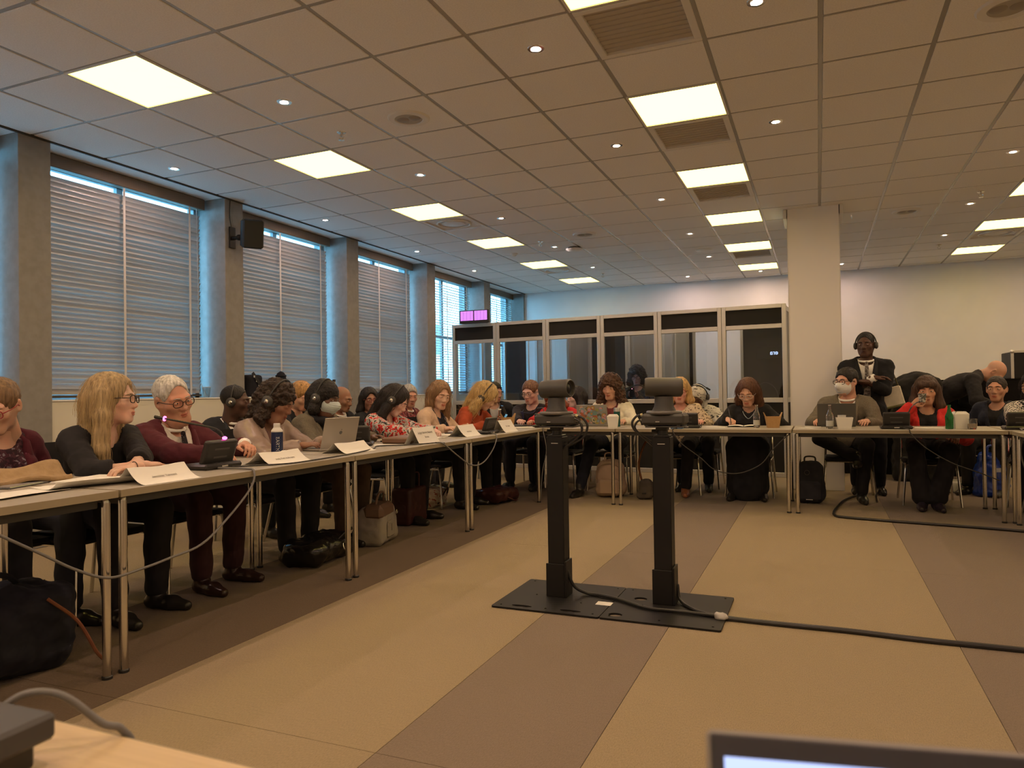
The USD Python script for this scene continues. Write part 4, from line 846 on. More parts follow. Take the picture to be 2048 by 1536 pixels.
sitter('woman in an olive wool coat with a pale surgical mask and dark hood of hair', 'the masked woman in the olive coat', 0, head=(-3.50, 4.59, 1.085), az=6, pitch=15, lean=17, sex='f', skin=SKD, hair=('cap', (.014, .011, .010), .10), phones=dict(r=.114), mask=(.52, .60, .58), fat=.6,
       top=dict(col=(.05, .05, .05), omat=tweed, jacket=(.13, .11, .08), fold=.014), L=(-3.12, 4.78, .78), R=(-3.14, 4.47, .79), legs=dict(col=(.07, .045, .03)), fine=.95, extra=p7x)
sitter('dark-haired woman with headphones in a red and white floral blouse, reading', 'the woman in the floral blouse', 0, head=(-3.44, 5.505, 1.05), az=22, pitch=34, lean=20, sex='f', skin=(.66, .45, .38), hair=('long', (.022, .017, .016), .24), phones=dict(r=.118),
       top=dict(mat=floral, fold=.012, e=.018), L=(-2.98, 5.42, .782), R=(-3.0, 5.22, .782), legs=dict(col=BLK), hdir=((.7, -.7, 0), (.8, .3, 0)), fine=.95)
sitter('woman with long brown-blonde hair in a beige blazer over a navy top', 'the woman in the beige blazer', 0, head=(-3.45, 6.34, 1.088), az=-32, pitch=14, roll=-6, lean=14, sex='f', skin=SKP, hair=('long', (.24, .14, .07), .42), hs=1.1,
       top=dict(col=(.012, .013, .022), jacket=(.50, .36, .26), open=(.02, .06, .09), badge=(.10, .30, (.06, .06, .13))), L=(-3.12, 6.36, .785), R=(-3.14, 6.0, .785), legs=dict(col=BLK), fine=.95)
sitter('blonde woman in a rust-red sweater bowed over her tablet', 'the woman in the rust sweater', 0, head=(-3.23, 6.93, 1.068), az=18, pitch=36, roll=14, lean=33, sex='f', skin=SKP, hair=('wavy', (.47, .33, .14), .20), phones=dict(r=.12), fat=.35, hs=1.1,
       top=dict(col=(.30, .055, .02), fold=.013, e=.02), L=(-2.98, 7.0, .78), R=(-3.02, 6.60, .78), legs=dict(col=BLK))
# --- back row by the windows
sitter('man with headphones in a dark grey suit with a large white badge, seated behind', 'the man with the large white badge', -28, head=(-4.36, 4.56, 1.065), az=30, pitch=4, lean=6, sex='m', skin=SKB, hair=('buzz', (.012, .010, .009)), phones=1, fat=.3,
       top=dict(col=WHITE, jacket=(.022, .023, .027), collar=WHITE, badge=(.03, .40, (.66, .66, .60)), open=(.16, .02, .07)), L=(-3.92, 4.50, .62), R=(-4.0, 4.32, .62), legs=dict(col=(.02, .021, .024)), fine=1.1)
sitter('blond curly-haired man resting his chin on his hand', 'the blond man by the second blind', 0, head=(-4.50, 5.55, 1.10), az=-8, pitch=24, lean=18, sex='m', skin=(.60, .36, .24), hair=('short', (.42, .23, .08)), top=dict(col=(.02, .02, .024)), R=(-4.33, 5.50, .985), L=(-4.15, 5.75, .62), hdir=(None, (.25, .25, .9)), hup=(None, (1, -.2, -.2)), curl=(.4, 1.1), legs=dict(col=BLK), fine=1.15)
sitter('balding man in a black suit and white collar, half hidden behind the mask wearer', 'the balding man in the black suit', 0, head=(-4.58, 6.29, 1.062), az=8, pitch=14, lean=10, sex='m', skin=(.30, .165, .10), hair=('fringe', (.015, .012, .010)), top=dict(col=WHITE, jacket=(.014, .014, .016), collar=WHITE, tie=tie_g), legs=dict(col=BLK), fine=1.2)
def p9x(i):
    w = i['WR'] + i['dR']*.10; i['put']('pen', cyl(w+V(0, 0, -.02), w+V(.01, .01, .10), .005, 8), fab((.15, .32, .34), 'plain'))
sitter('woman with straight black hair and glasses dressed in black at the wall', 'the black-haired woman at the wall', 0, head=(-4.60, 6.82, 1.046), az=-38, pitch=3, lean=4, sex='f', skin=(.36, .19, .13), hair=('bob', (.015, .011, .010), .16), glasses=(.25, .05, .04), top=dict(col=(.016, .017, .02)), R=(-4.20, 6.62, .84), L=(-4.15, 6.85, .66), curl=(.5, .9), legs=dict(col=BLK), fine=1.15, extra=p9x)
def p11x(i): i['put']('white_badge', box(*(lambda c: (c[0]-.004, c[0]+.004, c[1]-.03, c[1]+.03, c[2]-.05, c[2]+.05))(i['at'](.06, .36, .15))), paper)
sitter('grey-haired man in a maroon plaid shirt by the third blind', 'the man in the plaid shirt', 0, head=(-4.44, 7.41, 1.08), az=-36, pitch=9, lean=8, sex='m', skin=(.55, .31, .23), hair=('short', (.38, .36, .34)), top=dict(mat=plaid, collar=WHITE), L=(-4.0, 7.6, .62), R=(-4.0, 7.3, .62), legs=dict(col=(.03, .03, .035)), fine=1.15, extra=p11x)
sitter('dark-haired man in a black suit behind the woman in rust', 'the man behind the rust sweater', -60, head=(-3.93, 8.72, 1.11), az=-20, pitch=10, lean=10, sex='m', skin=(.50, .30, .22), hair=('short', (.014, .012, .011)), top=dict(col=(.35, .34, .33), jacket=(.013, .013, .016)), legs=dict(col=BLK), fine=1.25)
# --- far row
sitter('man in a black sweater with clear glasses, ear lead and navy badge', 'the man in the black sweater', -90, head=(-3.16, 8.05, 1.103), az=-98, pitch=14, lean=8, sex='m', skin=(.66, .45, .40), hair=('short', (.17, .085, .05)), glasses=(.18, .17, .16), hs=1.1, top=dict(col=(.022, .019, .024), badge=(.09, .43, (.05, .05, .12))), R=(-3.10, 7.56, .785), L=(-2.9, 7.60, .785), legs=dict(col=(.02, .02, .024)))
sitter('auburn-haired woman in a bright red jacket hidden behind the left camera', 'the woman in the red jacket hidden by the camera', -90, head=(-2.80, 7.86, 1.015), az=-100, pitch=40, lean=26, sex='f', skin=(.52, .26, .17), hair=('bob', (.22, .055, .025), .12), top=dict(col=(.25, .02, .02), jacket=(.46, .025, .028)), R=(-2.92, 7.40, .785), L=(-2.62, 7.42, .785), legs=dict(col=BLK), fine=1.1)
sitter('woman with black hair in profile wearing pale pink, right of the left camera', 'the woman in pale pink', -90, head=(-2.82, 8.75, 1.03), az=-140, pitch=2, lean=12, sex='f', skin=(.64, .45, .41), hair=('bob', (.018, .014, .015), .14), top=dict(col=(.62, .48, .50)), R=(-2.92, 8.38, .80), L=(-2.57, 8.38, .68), legs=dict(col=BLK), fine=1.05)
def p18x(i):
    c = i['at'](.115, .33, .15); i['put']('orange_patch', box(c[0]-.03, c[0]+.03, c[1]-.012, c[1]+.012, c[2]-.022, c[2]+.022, .004), fab((.45, .20, .05)))
    i['put']('bag_strap', sheet(lambda a, b: tuple(i['at'](.10, .53, .075)[k]*(1-a) + i['at'](-.03, .12, .175)[k]*a + i['rt'][k]*(b-.5)*.035 + i['cf'][k]*.03*np.sin(a*3.14) for k in range(3)), 8, 3, .004), fab((.10, .105, .035)))
sitter('woman with curly brown bangs in a cream jacket behind the stickered laptop', 'the woman in the cream jacket', -90, head=(-2.155, 7.96, 1.14), az=-92, pitch=6, lean=7, sex='f', skin=(.55, .34, .24), hair=('curly', (.075, .038, .022), .21, 'bangs'), phones=dict(r=.13), hs=1.12, top=dict(col=(.12, .03, .03), jacket=(.62, .58, .45), open=(.1, .03, .085)), R=(-2.32, 7.56, .785), L=(-1.93, 7.56, .785), legs=dict(col=(.013, .014, .02)), footR=(-2.34, 7.34), footL=(-1.95, 7.55))
def p19x(i):
    p = (i['WL']+i['WR'])/2 + V(0, -.10, .05); ph = i['put']('phone', box(p[0]-.036, p[0]+.036, p[1]-.004, p[1]+.004, p[2]-.06, p[2]+.075, .004), fab((.02, .02, .025), 'gloss'))
    i['put']('phone_light', ball(p+V(0, -.006, .06), .006, (1, 1, 1), 1), emitter('phone_glow', (3., .7, .8)), ph)
P('woman with dark curly hair and glasses holding a phone behind the booth glass', False, -90, head=(-2.425, 10.42, 1.318), az=-88, pitch=16, lean=4, sex='f', skin=(.45, .27, .24), hair=('curly', (.022, .019, .022), .10), glasses=(.02, .02, .03), top=dict(col=(.05, .06, .075)), R=(-2.46, 10.14, 1.09), L=(-2.38, 10.14, 1.09), hdir=((-.15, -.5, .8), (.15, -.5, .8)), hup=((.6, .6, .3), (-.6, .6, .3)), curl=(.8, .8), legs=dict(col=BLK), fine=1.2, extra=p19x)
sitter('blonde woman in a leopard print blouse half hidden behind the right camera', 'the woman in leopard print', -90, head=(-1.385, 7.95, 1.095), az=-84, pitch=6, lean=6, sex='f', skin=(.62, .34, .27), hair=('bob', (.50, .31, .13), .13), glasses=(.30, .05, .04), hs=1.1, top=dict(mat=leopard, fold=.012, e=.022, neck=.085), R=(-1.66, 7.60, .785), L=(-1.12, 7.62, .785), legs=dict(col=BLK), footL=(-1.30, 7.70), footR=(-1.55, 7.75), shoes=(.30, .105, .04), fat=.3)
def p21x(i):
    f = Field((-.16, -.18, -.34), (.16, .16, .15), .0085); f.ell((0, -.015, .03), (.094, .112, .105), k=0); f.ell((0, -.03, -.08), (.095, .09, .14), k=.04); f.ell((0, -.03, -.24), (.15, .12, .09), k=.06); f.ell((0, .10, -.035), (.058, .085, .085), k=.014, sub=True)
    i['put']('headscarf', i['loc'](rumple(f.mesh(), .012, (24, 24, 14), 8)), keffiyeh)
sitter('person in a white patterned headscarf and headphones with head bowed', 'the person in the patterned headscarf', -90, head=(-1.265, 8.38, 1.02), az=-92, pitch=30, lean=16, sex='f', skin=SKD, phones=dict(r=.118), top=dict(mat=keffiyeh, fold=.016, e=.03), R=(-1.35, 8.02, .74), L=(-1.0, 8.02, .74), legs=dict(col=BLK), fine=1.1, extra=p21x)
def p22x(i):
    w = i['WR'] + i['dR']*.085 + V(0, 0, .015); i['put']('pen', cyl(w+V(.0, -.03, -.035), w+V(-.03, .02, .11), .0045, 8), fab((.05, .05, .06), 'gloss'))
    i['put']('necklace', tube(curve([i['at'](-.065, .545, .06), i['at'](-.04, .50, .125), i['at'](0, .455, .15), i['at'](.04, .50, .125), i['at'](.065, .545, .06)], 5), .004, 6), fab((.28, .32, .32), 'gloss'))
sitter('woman with long brown hair and round glasses in black, writing in a notebook', 'the woman writing in black', -90, head=(-.672, 7.83, 1.068), az=-98, pitch=24, lean=18, sex='f', skin=(.62, .38, .26), hair=('long', (.105, .045, .022), .36), glasses=(.45, .42, .38), hs=1.12, top=dict(col=BLK, e=.02, fold=.01), R=(-.80, 7.47, .785), L=(-.42, 7.50, .785), hdir=((-.3, -.7, -.1), (.5, -.75, -.2)), curl=(.5, 1.0), legs=dict(col=(.012, .012, .014), skirt=True), extra=p22x, fine=.95)
sitter('man with glasses and a white mask in a grey-olive tweed blazer', 'the man in the white mask', -90, head=(.255, 7.97, 1.16), az=-128, pitch=2, lean=5, sex='m', skin=(.60, .35, .25), hair=('short', (.018, .014, .012)), glasses=(.02, .015, .012), mask=(.74, .74, .72), hs=1.1,
       top=dict(col=WHITE, omat=tweed, jacket=(.13, .11, .08), collar=WHITE, open=(.10, .03, .075)), R=(-.02, 7.56, .785), L=(.40, 7.58, .785), legs=dict(col=BLK), kneeL=(.42, 7.80, .54), footL=(.36, 7.72), kneeR=(.0, 7.86, .60), footR=(.34, 7.74, .42))
def p25x(i):
    pass
sitter('woman with brown bangs in a red blazer drinking from a small cup', 'the woman in the red blazer', -90, head=(.94, 7.86, 1.055), az=-94, pitch=1, lean=5, sex='f', skin=(.50, .28, .18), hair=('bob', (.06, .03, .018), .18, 'bangs'), hs=1.12,
       top=dict(col=(.012, .012, .013), jacket=(.46, .028, .024), open=(.02, .055, .085)), R=(.872, 7.665, .985), L=(1.13, 7.60, .62), hdir=((None), (.55, -.15, .45)) if False else (None, (.62, -.2, .5)), hup=(None, (-.55, -.75, .2)), curl=(.5, .75), legs=dict(col=BLK, flare=1.4), footL=(.95, 7.44), footR=(.84, 7.45), shoes=(.025, .018, .03), extra=p25x)
sitter('woman with dark hair tied back in a navy jacket seated behind at the right', 'the woman in navy at the right', -120, head=(1.70, 8.90, 1.063), az=-112, pitch=0, lean=4, sex='f', skin=(.50, .28, .18), hair=('bun', (.025, .017, .013)), hs=1.1, top=dict(col=(.02, .02, .02), jacket=(.018, .02, .03)), legs=dict(col=BLK), fine=1.05)
sitter('person with black hair in a black and white checked top at the right edge', 'the person in the checked top', -100, head=(1.80, 7.90, 1.085), az=-140, pitch=10, lean=10, sex='f', skin=SKM, hair=('long', (.014, .011, .011), .22), top=dict(mat=gingham, fold=.01, e=.02), R=(1.70, 7.42, .80), L=(2.05, 7.50, .785), hdir=((None), (.9, -.2, 0)), pole=(None, (-1, -.2, -.5)), legs=dict(col=(.012, .012, .02)))
# --- standing
P('man standing with arms crossed in a black suit and patterned tie, wearing headphones', False, -90, head=(.457, 8.36, 1.541), az=-104, pitch=1, lean=0, sex='m', standing=True, skin=SKB, hair=('buzz', (.012, .010, .009)), phones=1, hs=1.04,
  top=dict(col=WHITE, jacket=(.014, .014, .016), collar=WHITE, tie=tie_g, open=(.14, .03, .075)), R=(.595, 8.16, 1.20), L=(.355, 8.135, 1.165), hdir=((-1, -.1, .1), (1, .05, .05)), pole=((.8, .3, -.8), (-.8, .3, -.8)), curl=(.5, .4), extra=lambda i: cuff(i, 'R'), legs=dict(col=(.013, .013, .016)), footL=(.62, 8.40), footR=(.42, 8.38))
P('bald man in dark clothes bending over the black equipment at the far right', False, 0, head=(1.86, 9.8, 1.252), az=-12, pitch=62, lean=64, sex='m', standing=True, skin=(.55, .33, .23), top=dict(col=(.014, .013, .014), e=.024), R=(1.86, 9.62, .86), L=(1.86, 9.98, .86), legs=dict(col=BLK), fine=1.15)
# ================================================= things on the tables
TZ = .737
pink = emitter('pink_led', (4.5, .35, 2.0)); MU = [None]
unit_m = mat('unit_black_plastic', (.020, .018, .017), .36, spec=.5); strip_m = fab((.075, .07, .065), 'plain')
def mic_unit(label, x, y, face, neck=None, lit=False, turn=0.):
    """conference microphone unit; local -x is the user's side, the tall slab leans to +x"""
    t = thing('microphone_unit', label, 'microphone', (x, y, TZ), math.radians(face+turn))
    obj('base', box(-.085, .075, -.125, .125, 0, .030, .010), unit_m, t)
    f = Field((-.08, -.15, -.02), (.12, .15, .20), .0058); a = math.radians(20); A = np.array([[math.cos(a), 0, -math.sin(a)], [0, 1, 0], [math.sin(a), 0, math.cos(a)]])
    f.rbox((.035, 0, .085), (.017, .105, .065), .014, A, 0); obj('panel', f.mesh(), unit_m, t)
    c = V(.035, 0, .085)
    for zz, w in ((.022, .05), (-.022, .045)): obj('marking', frame(box(.0165, .0176, -w, w, zz-.005, zz+.005), c, A[0], A[1], A[2]), strip_m, t)
    obj('badge', box(.074, .0765, -.02, .02, .010, .018), steel, t)
    obj('card_slot', box(.0, .06, -.06, .06, .029, .032, .001), blackp, t)
    if neck is not None:
        p = curve(neck, 7); q = obj('gooseneck', tube(p, .0052, 7), blackp, t)
        d = unit(p[-1]-p[-3]); obj('microphone_head', cyl(p[-1], p[-1]+d*.055, .0085, 10), blackp, t)
        if lit:
            n1 = unit(np.cross(d, V(0, 0, 1))); n2 = np.cross(n1, d)
            obj('light_ring', frame(ring(.0092, .005, 16, 6), p[-1], n1, n2, d), pink, t)
            obj('status_light', ball(p[0]+V(0, 0, .004), .013, (1, 1, .7), 1), pink, t)
    return t
mic_unit('black microphone unit with a pink-lit gooseneck in front of the man in maroon', -2.87, 2.845, 0, [(.055, .02, .15), (.01, .01, .20), (-.13, -.05, .235), (-.245, -.085, .258)], True)
mic_unit('black microphone unit seen edge-on behind the open silver laptop', -3.06, 4.36, 0, turn=-62)
mic_unit('black microphone unit between two white name cards on the fourth left table', -2.76, 5.93, 0)
mic_unit('low black microphone unit on the far corner table behind the left camera', -2.62, 7.10, -90, [(.05, .0, .15), (.0, -.03, .2), (-.08, -.10, .2)])
mic_unit('low black microphone unit behind the right camera stand', -1.17, 7.12, -90)
mic_unit('black microphone unit in front of the woman in the red blazer', .615, 7.12, -90, [(.055, .09, .14), (.02, .12, .19), (-.14, .17, .22), (-.36, .22, .225)])
mic_unit('black microphone unit by the checked sleeve at the right edge', 1.52, 7.10, -90)
def tent(label, x, y, L, lines=None, sag=0., h=.105, w=.13, rz=0., th=.013):
    """folded name card, reading from +x"""
    t = thing('name_card', label, 'name card', (x, y, TZ), rz); n = 26
    def fn(a, b):
        s = a*2-1; xx = -s*w/2; zz = h*(1-np.abs(s))**(1.0+sag) + .0012
        return xx*(1+.12*sag*np.abs(s)), (b-.5)*L*(1+0*a), zz + .004*np.sin(b*7+1)*sag*(1-np.abs(s))
    obj('card', sheet(lambda a, b: (fn(a, b)[0], fn(a, b)[1], fn(a, b)[2]), n, 8, .0009), paper, t, smooth=40)
    if lines:
        for k, s_ in enumerate(lines):
            m = meshkit.text_mesh(s_, th, .0002); v = np.array(m.vertices); v[:, 0] -= v[:, 0].max()/2
            u_ = .50 - (k-(len(lines)-1)/2)*.24 + v[:, 1]/math.hypot(w/2, h)      # 0 at the table, 1 at the ridge
            s = u_-1; xx = (1-u_)*w/2*(1+.12*sag*(1-u_)); zz = h*np.clip(u_, 0, 1)**(1+sag)+.0012
            obj('lettering', (np.column_stack([xx+.0010+v[:, 2], v[:, 0], zz+.0010+v[:, 2]]), m.faces), fab((.20, .18, .16), 'plain'), t, smooth=False)
tent('sagging white name card nearest the camera, beside the loose papers', -2.70, 2.345, .30, ['Jennifer Tanneri'], .9, .070, .20, 0, .0125)
tent('sagging white name card below the navy bottle', -2.75, 3.19, .32, ['Judy Piet Hofmann'], .8, .065, .19, 0, .0125)
tent('flat-slumped white name card below the silver laptop', -2.79, 3.90, .32, None, .7, .065, .19)
tent('upright white name card with two lines in front of the coffee cup', -2.71, 4.70, .30, ['Judge Solomy Balungi', 'Bossa'], .15, .125, .13, 0, .015)
tent('white name card left of the microphone unit on the fourth left table', -2.80, 5.58, .30, ['Beti Hohler'], .6, .10, .18, 0, .012)
tent('white name card below the brown food box', -2.72, 6.24, .30, ['Mr. Aljedi'], .3, .115, .16, 0, .014)
def sheet_of_paper(label, x, y, rz, a=.21, b=.297, curl=.0, z=0., n=1, matr=None):
    m = cat(*[rot(sheet(lambda u, v: ((u-.5)*a, (v-.5)*b, .0012+k*.0012+curl*np.clip(u-.6, 0, 1)**2*2+.002*np.sin(v*5+k)*min(1, curl*40)), 8, 8, .0008), (0, 0, 1), k*3.) for k in range(n)]) if n == 1 else rot(box(-a/2, a/2, -b/2, b/2, 0, .0012*n+.001), (0, 0, 1), 0)
    o = obj('paper_sheet' if n == 1 else 'paper_stack', m, matr or paper, label=label, cat='paper', loc=(x, y, TZ+z)); UsdGeom.Xformable(o).AddRotateZOp().Set(rz); return o
sheet_of_paper('loose white sheet at the very left of the nearest table', -2.86, 1.84, 8, curl=.02)
sheet_of_paper('white sheet with a lifted edge left of the nearest name card', -2.86, 2.13, -12, .24, .33, curl=.10)
sheet_of_paper('thin stack of white papers by the folded arms of the blonde woman', -3.02, 2.30, 14, .21, .30, n=4)
tb = thing('tablet', 'grey tablet with a pale screen edge beside the tan coat', 'tablet', (-3.17, 2.02, TZ), math.radians(20)); obj('body', box(-.09, .09, -.125, .125, .001, .009, .003), fab((.12, .12, .13), 'gloss'), tb); obj('screen', box(-.078, .078, -.11, .11, .0088, .0096), fab((.30, .29, .30), 'gloss'), tb)
tcm = mat('tan_wool', (.30, .20, .10), .9, var=(30, (.36, .245, .13)), bump=(150, .001))
coat = sheet(lambda a, b: (-3.30+.17*b+.02*np.sin(a*9), 1.76+.50*a, TZ+.018+.058*np.exp(-((b-.35)/.24)**2)*(.3+.8*a)+.008*np.sin(a*14+b*5)), 22, 14, .02)
obj('coat_sleeve', (coat[0]-V(-3.35, 2.1, TZ), coat[1]), tcm, label='tan wool coat lying at the left end of the nearest table', cat='coat', loc=(-3.35, 2.1, TZ), smooth=True)
def lathed(name, label, catg, x, y, z, parts):
    t = thing(name, label, catg, (x, y, z))
    for n, prof, m in parts: obj(n, lathe(prof, 22), m, t)
    return t
navy = fab((.012, .022, .075), 'gloss'); wplas = fab((.70, .68, .63), 'plain')
bt = lathed('water_bottle', 'navy blue drink bottle with white cap and upright lettering', 'bottle', -3.13, 3.62, TZ, [('body', [(0, 0), (.034, 0), (.036, .004), (.036, .135), (.034, .142), (0, .142)], navy), ('shoulder', [(.036, .1415), (.0355, .150), (.022, .168), (.019, .172), (0, .172)], wplas), ('cap', [(0, .170), (.021, .170), (.021, .192), (.019, .195), (0, .195)], wplas)])
m = meshkit.text_mesh('EARTH', .0195, .0004, bold=True); v = np.array(m.vertices); al, up_ = v[:, 0]-v[:, 0].max()/2, v[:, 1]-.011
th = math.radians(-40) + up_/.0362; obj('lettering', (np.column_stack([.0364*np.cos(th)+0*v[:, 2], .0364*np.sin(th), .070-al]), m.faces), fab((.75, .74, .70), 'plain'), bt, smooth=False)
ms = thing('computer_mouse', 'small white computer mouse right of the navy bottle', 'mouse', (-3.0, 3.53, TZ), math.radians(-60)); obj('shell', (lambda b: (b[0]*np.where(b[0][:, 2:3] < 0, [1, 1, .12], [1, 1, 1]) + [0, 0, .003], b[1]))(ball((0, 0, 0), 1, (.055, .032, .034), 3)), wplas, ms, smooth=True); obj('seam', tube([(-.052, 0, .012), (-.03, 0, .0335), (0, 0, .0372), (.012, 0, .0365)], .0012, 5), darkg, ms); obj('wheel', rot(lathe([(0, -.003), (.008, -.003), (.008, .003), (0, .003)], 14), (1, 0, 0), 90), darkg, ms, loc=(-.02, 0, .033))
def laptop(label, x, y, rz, ang, w=.31, d=.215, lidm=None, basem=None, kb=True, logo=None, scr=None):
    """hinge along local x, user on the -y side, lid leaning to +y"""
    t = thing('laptop', label, 'laptop', (x, y, TZ), math.radians(rz)); lidm = lidm or fab((.40, .39, .38), 'gloss'); basem = basem or lidm
    obj('base', box(-w/2, w/2, -d, .004, .002, .017, .005), basem, t)
    obj('keyboard', box(-w/2+.018, w/2-.018, -d*.52, -.02, .0168, .0182), fab((.02, .02, .022), 'plain'), t); obj('touchpad', box(-.05, .05, -d+.012, -d*.58, .0166, .0175), basem, t)
    T_ = lambda m: mov(rot(m, (1, 0, 0), -(ang-90)), (0, .002, .017))
    L = obj('lid', T_(box(-w/2, w/2, 0, .006, 0, d-.004, .0025)), lidm, t)
    obj('screen', T_(box(-w/2+.008, w/2-.008, -.0006, .0002, .012, d-.014)), scr or fab((.015, .015, .018), 'gloss'), t)
    if logo: obj('logo', T_(logo), fab((.10, .10, .10), 'gloss'), t)
    return t, T_
apple = frame(cat(prism([(.0125*math.cos(a)*(1+.10*math.cos(2*a)), .013*math.sin(a)*(1-.14*(math.sin(a) > .5))) for a in np.linspace(0, 2*np.pi, 20)[:-1]], 0, .0006), prism([(.001, .0155), (.006, .0175), (.008, .024), (.003, .022)], 0, .0006)), (0, .0058, .105), V(-1, 0, 0), V(0, 0, 1), V(0, 1, 0))
silver = mat('laptop_aluminium', (.42, .385, .345), .38, .7, spec=.5)
laptop('open silver laptop of the woman in mauve, lid to the room', -2.97, 4.02, -98, 104, .32, .212, silver, logo=apple)
sl, T_ = laptop('open laptop with its lid covered in colourful stickers', -2.19, 7.38, 180, 108, .33, .225, fab((.30, .29, .25), 'gloss'))
rng = np.random.RandomState(11); cols = [(.45, .22, .06), (.30, .33, .12), (.55, .35, .28), (.16, .28, .26), (.50, .44, .30), (.42, .12, .06), (.12, .14, .10), (.55, .30, .34), (.25, .34, .38), (.50, .38, .10)]
for k in range(80):
    cx, cz, rr = rng.uniform(-.142, .142), rng.uniform(.022, .20), rng.uniform(.016, .034); a0 = rng.uniform(0, 6); ns = rng.choice([4, 6, 14]); c = cols[rng.randint(len(cols))]; yy = .0061 + .00008*k
    pl_ = [(rr*math.cos(a0+q/ns*2*math.pi)*rng.uniform(.85, 1.15), rr*math.sin(a0+q/ns*2*math.pi)) for q in range(ns)]
    rr2 = min(rr, .16-abs(cx), cz-.004, .217-cz); sc = rr2/rr/1.15
    obj('sticker', T_(frame(prism([(p*sc, q*sc) for p, q in pl_], 0, .0004), (cx, yy, cz), V(-1, 0, 0), V(0, 0, 1), V(0, 1, 0))), fab(c, 'gloss'), sl, smooth=False)
    if k % 2: obj('sticker', T_(frame(prism([(p*sc*.5, q*sc*.5) for p, q in pl_], .0004, .0007), (cx, yy, cz), V(-1, 0, 0), V(0, 0, 1), V(0, 1, 0))), fab(cols[rng.randint(len(cols))], 'gloss'), sl, smooth=False)
laptop('open black laptop turned sideways before the man in the black sweater', -3.05, 7.18, 118, 112, .34, .235, fab((.018, .018, .02), 'gloss'))
laptop('open dark grey laptop in front of the man in the white mask', .15, 7.47, 180, 106, .33, .215, fab((.085, .08, .07), 'gloss'))
t_ = thing('tablet', 'black tablet on a folded stand before the woman in rust', 'tablet', (-2.93, 6.60, TZ), math.radians(-62)); T2 = lambda m: rot(m, (1, 0, 0), -28)
obj('slab', T2(box(-.125, .125, -.004, .004, .004, .172, .003)), fab((.025, .024, .022), 'gloss'), t_); obj('stand', sheet(lambda a, b: ((a-.5)*.2, .005+.10*b, .10*(1-b)+.002), 4, 4, .003), blackp, t_)
ph = obj('phone', box(-.036, .036, -.075, .075, .001, .0085, .003), fab((.015, .015, .017), 'gloss'), label='black phone lying by the elbow of the woman in beige', cat='phone', loc=(-3.12, 5.95, TZ))
sheet_of_paper('white sheet by the notepad before the woman in beige', -3.02, 5.72, 15, .2, .25)
nb = thing('notepad', 'spiral notepad beside the upright two-line name card', 'notepad', (-2.90, 5.22, TZ), math.radians(8)); obj('pages', box(-.07, .07, -.10, .10, 0, .008), paper, nb); obj('spiral', cat(*[mov(rot(ring(.007, .0013, 10, 5), (0, 1, 0), 90), (.07, 0, .006)) for _ in (0,)], *[mov(rot(ring(.007, .0013, 10, 5), (1, 0, 0), 90), (.07, -.09+.0225*k, .006)) for k in range(9)]), chrome, nb)
lathed('paper_cup', 'green and white takeaway coffee cup behind the two-line name card', 'cup', -3.0, 5.33, TZ, [('cup', [(0, 0), (.026, 0), (.038, .095), (.036, .095), (.026, .006), (0, .004)], fab((.16, .27, .20), 'plain')), ('rim', [(.036, .092), (.040, .092), (.040, .098), (.036, .098), (.036, .092)], wplas)])
bx = thing('document_case', 'flat brown leather document case before the floral blouse', 'case', (-2.90, 4.78, TZ), math.radians(6)); obj('body', box(-.12, .12, -.17, .17, 0, .045, .010), mat('brown_leather', (.17, .09, .055), .45, bump=(180, .0004)), bx); obj('flap', box(.08, .124, -.168, .168, .008, .05, .008), '/World/Looks/brown_leather', bx); obj('clasp', box(.123, .127, -.02, .02, .015, .035), chrome, bx)
fo = thing('folder', 'dark open folder under the hands of the woman in the floral blouse', 'folder', (-3.03, 5.07, TZ), math.radians(0)); obj('cover', box(-.11, .11, -.15, .15, 0, .004), fab((.03, .025, .03), 'plain'), fo); obj('pages', box(-.10, .10, -.14, .14, .004, .008), paper, fo)
sheet_of_paper('white sheet left of the brown document case', -2.92, 4.44, -10, .2, .2)
ph2 = obj('phone', box(-.036, .036, -.075, .075, .001, .0085, .003), fab((.012, .012, .014), 'gloss'), label='black phone left of the open folder before the floral blouse', cat='phone', loc=(-3.10, 4.86, TZ))
# bottles, boxes and cups
def glass_bottle(label, x, y, gm, h=.21, r=.031, label_m=None, liquid=None, cap=None):
    t = thing('glass_bottle', label, 'bottle', (x, y, TZ)); s = h/.21
    obj('bottle', lathe([(0, 0), (r*.9, 0), (r, .006), (r, .075*s), (r*1.08, .10*s), (r, .118*s), (r*.55, .15*s), (.0125, .175*s), (.0125, .203*s), (.0145, .205*s), (.0145, .21*s), (.011, .21*s), (.010, .175*s), (r*.45, .15*s), (r*.9, .115*s), (r*.9, .01), (0, .008)], 24), gm, t)
    if label_m: obj('label', lathe([(r*1.01, .022*s), (r*1.025, .024*s), (r*1.025, .068*s), (r*1.01, .070*s)], 24), label_m, t)
    if liquid: obj('drink', lathe([(0, .010), (r*.86, .011), (r*.86, .075*s), (0, .076*s)], 18), liquid, t)
    if cap: obj('cap', lathe([(0, .204*s), (.0155, .204*s), (.0155, .214*s), (.013, .2165*s), (0, .2165*s)], 16), cap, t)
glass_bottle('small glass bottle of amber drink left of the brown food box', -2.93, 6.62, glass, .20, .029, liquid=fab((.32, .16, .03), 'gloss'), cap=wplas)
glass_bottle('empty clear glass bottle beside the notebook of the woman writing', -.545, 7.23, glass, .215, .030, fab((.50, .50, .44), 'paper'))
glass_bottle('clear glass bottle beside the grey laptop', .088, 7.10, glass, .215, .031, fab((.46, .47, .42), 'paper'))
glass_bottle('green glass bottle in front of the red blazer', 1.018, 7.13, gglass, .205, .031)
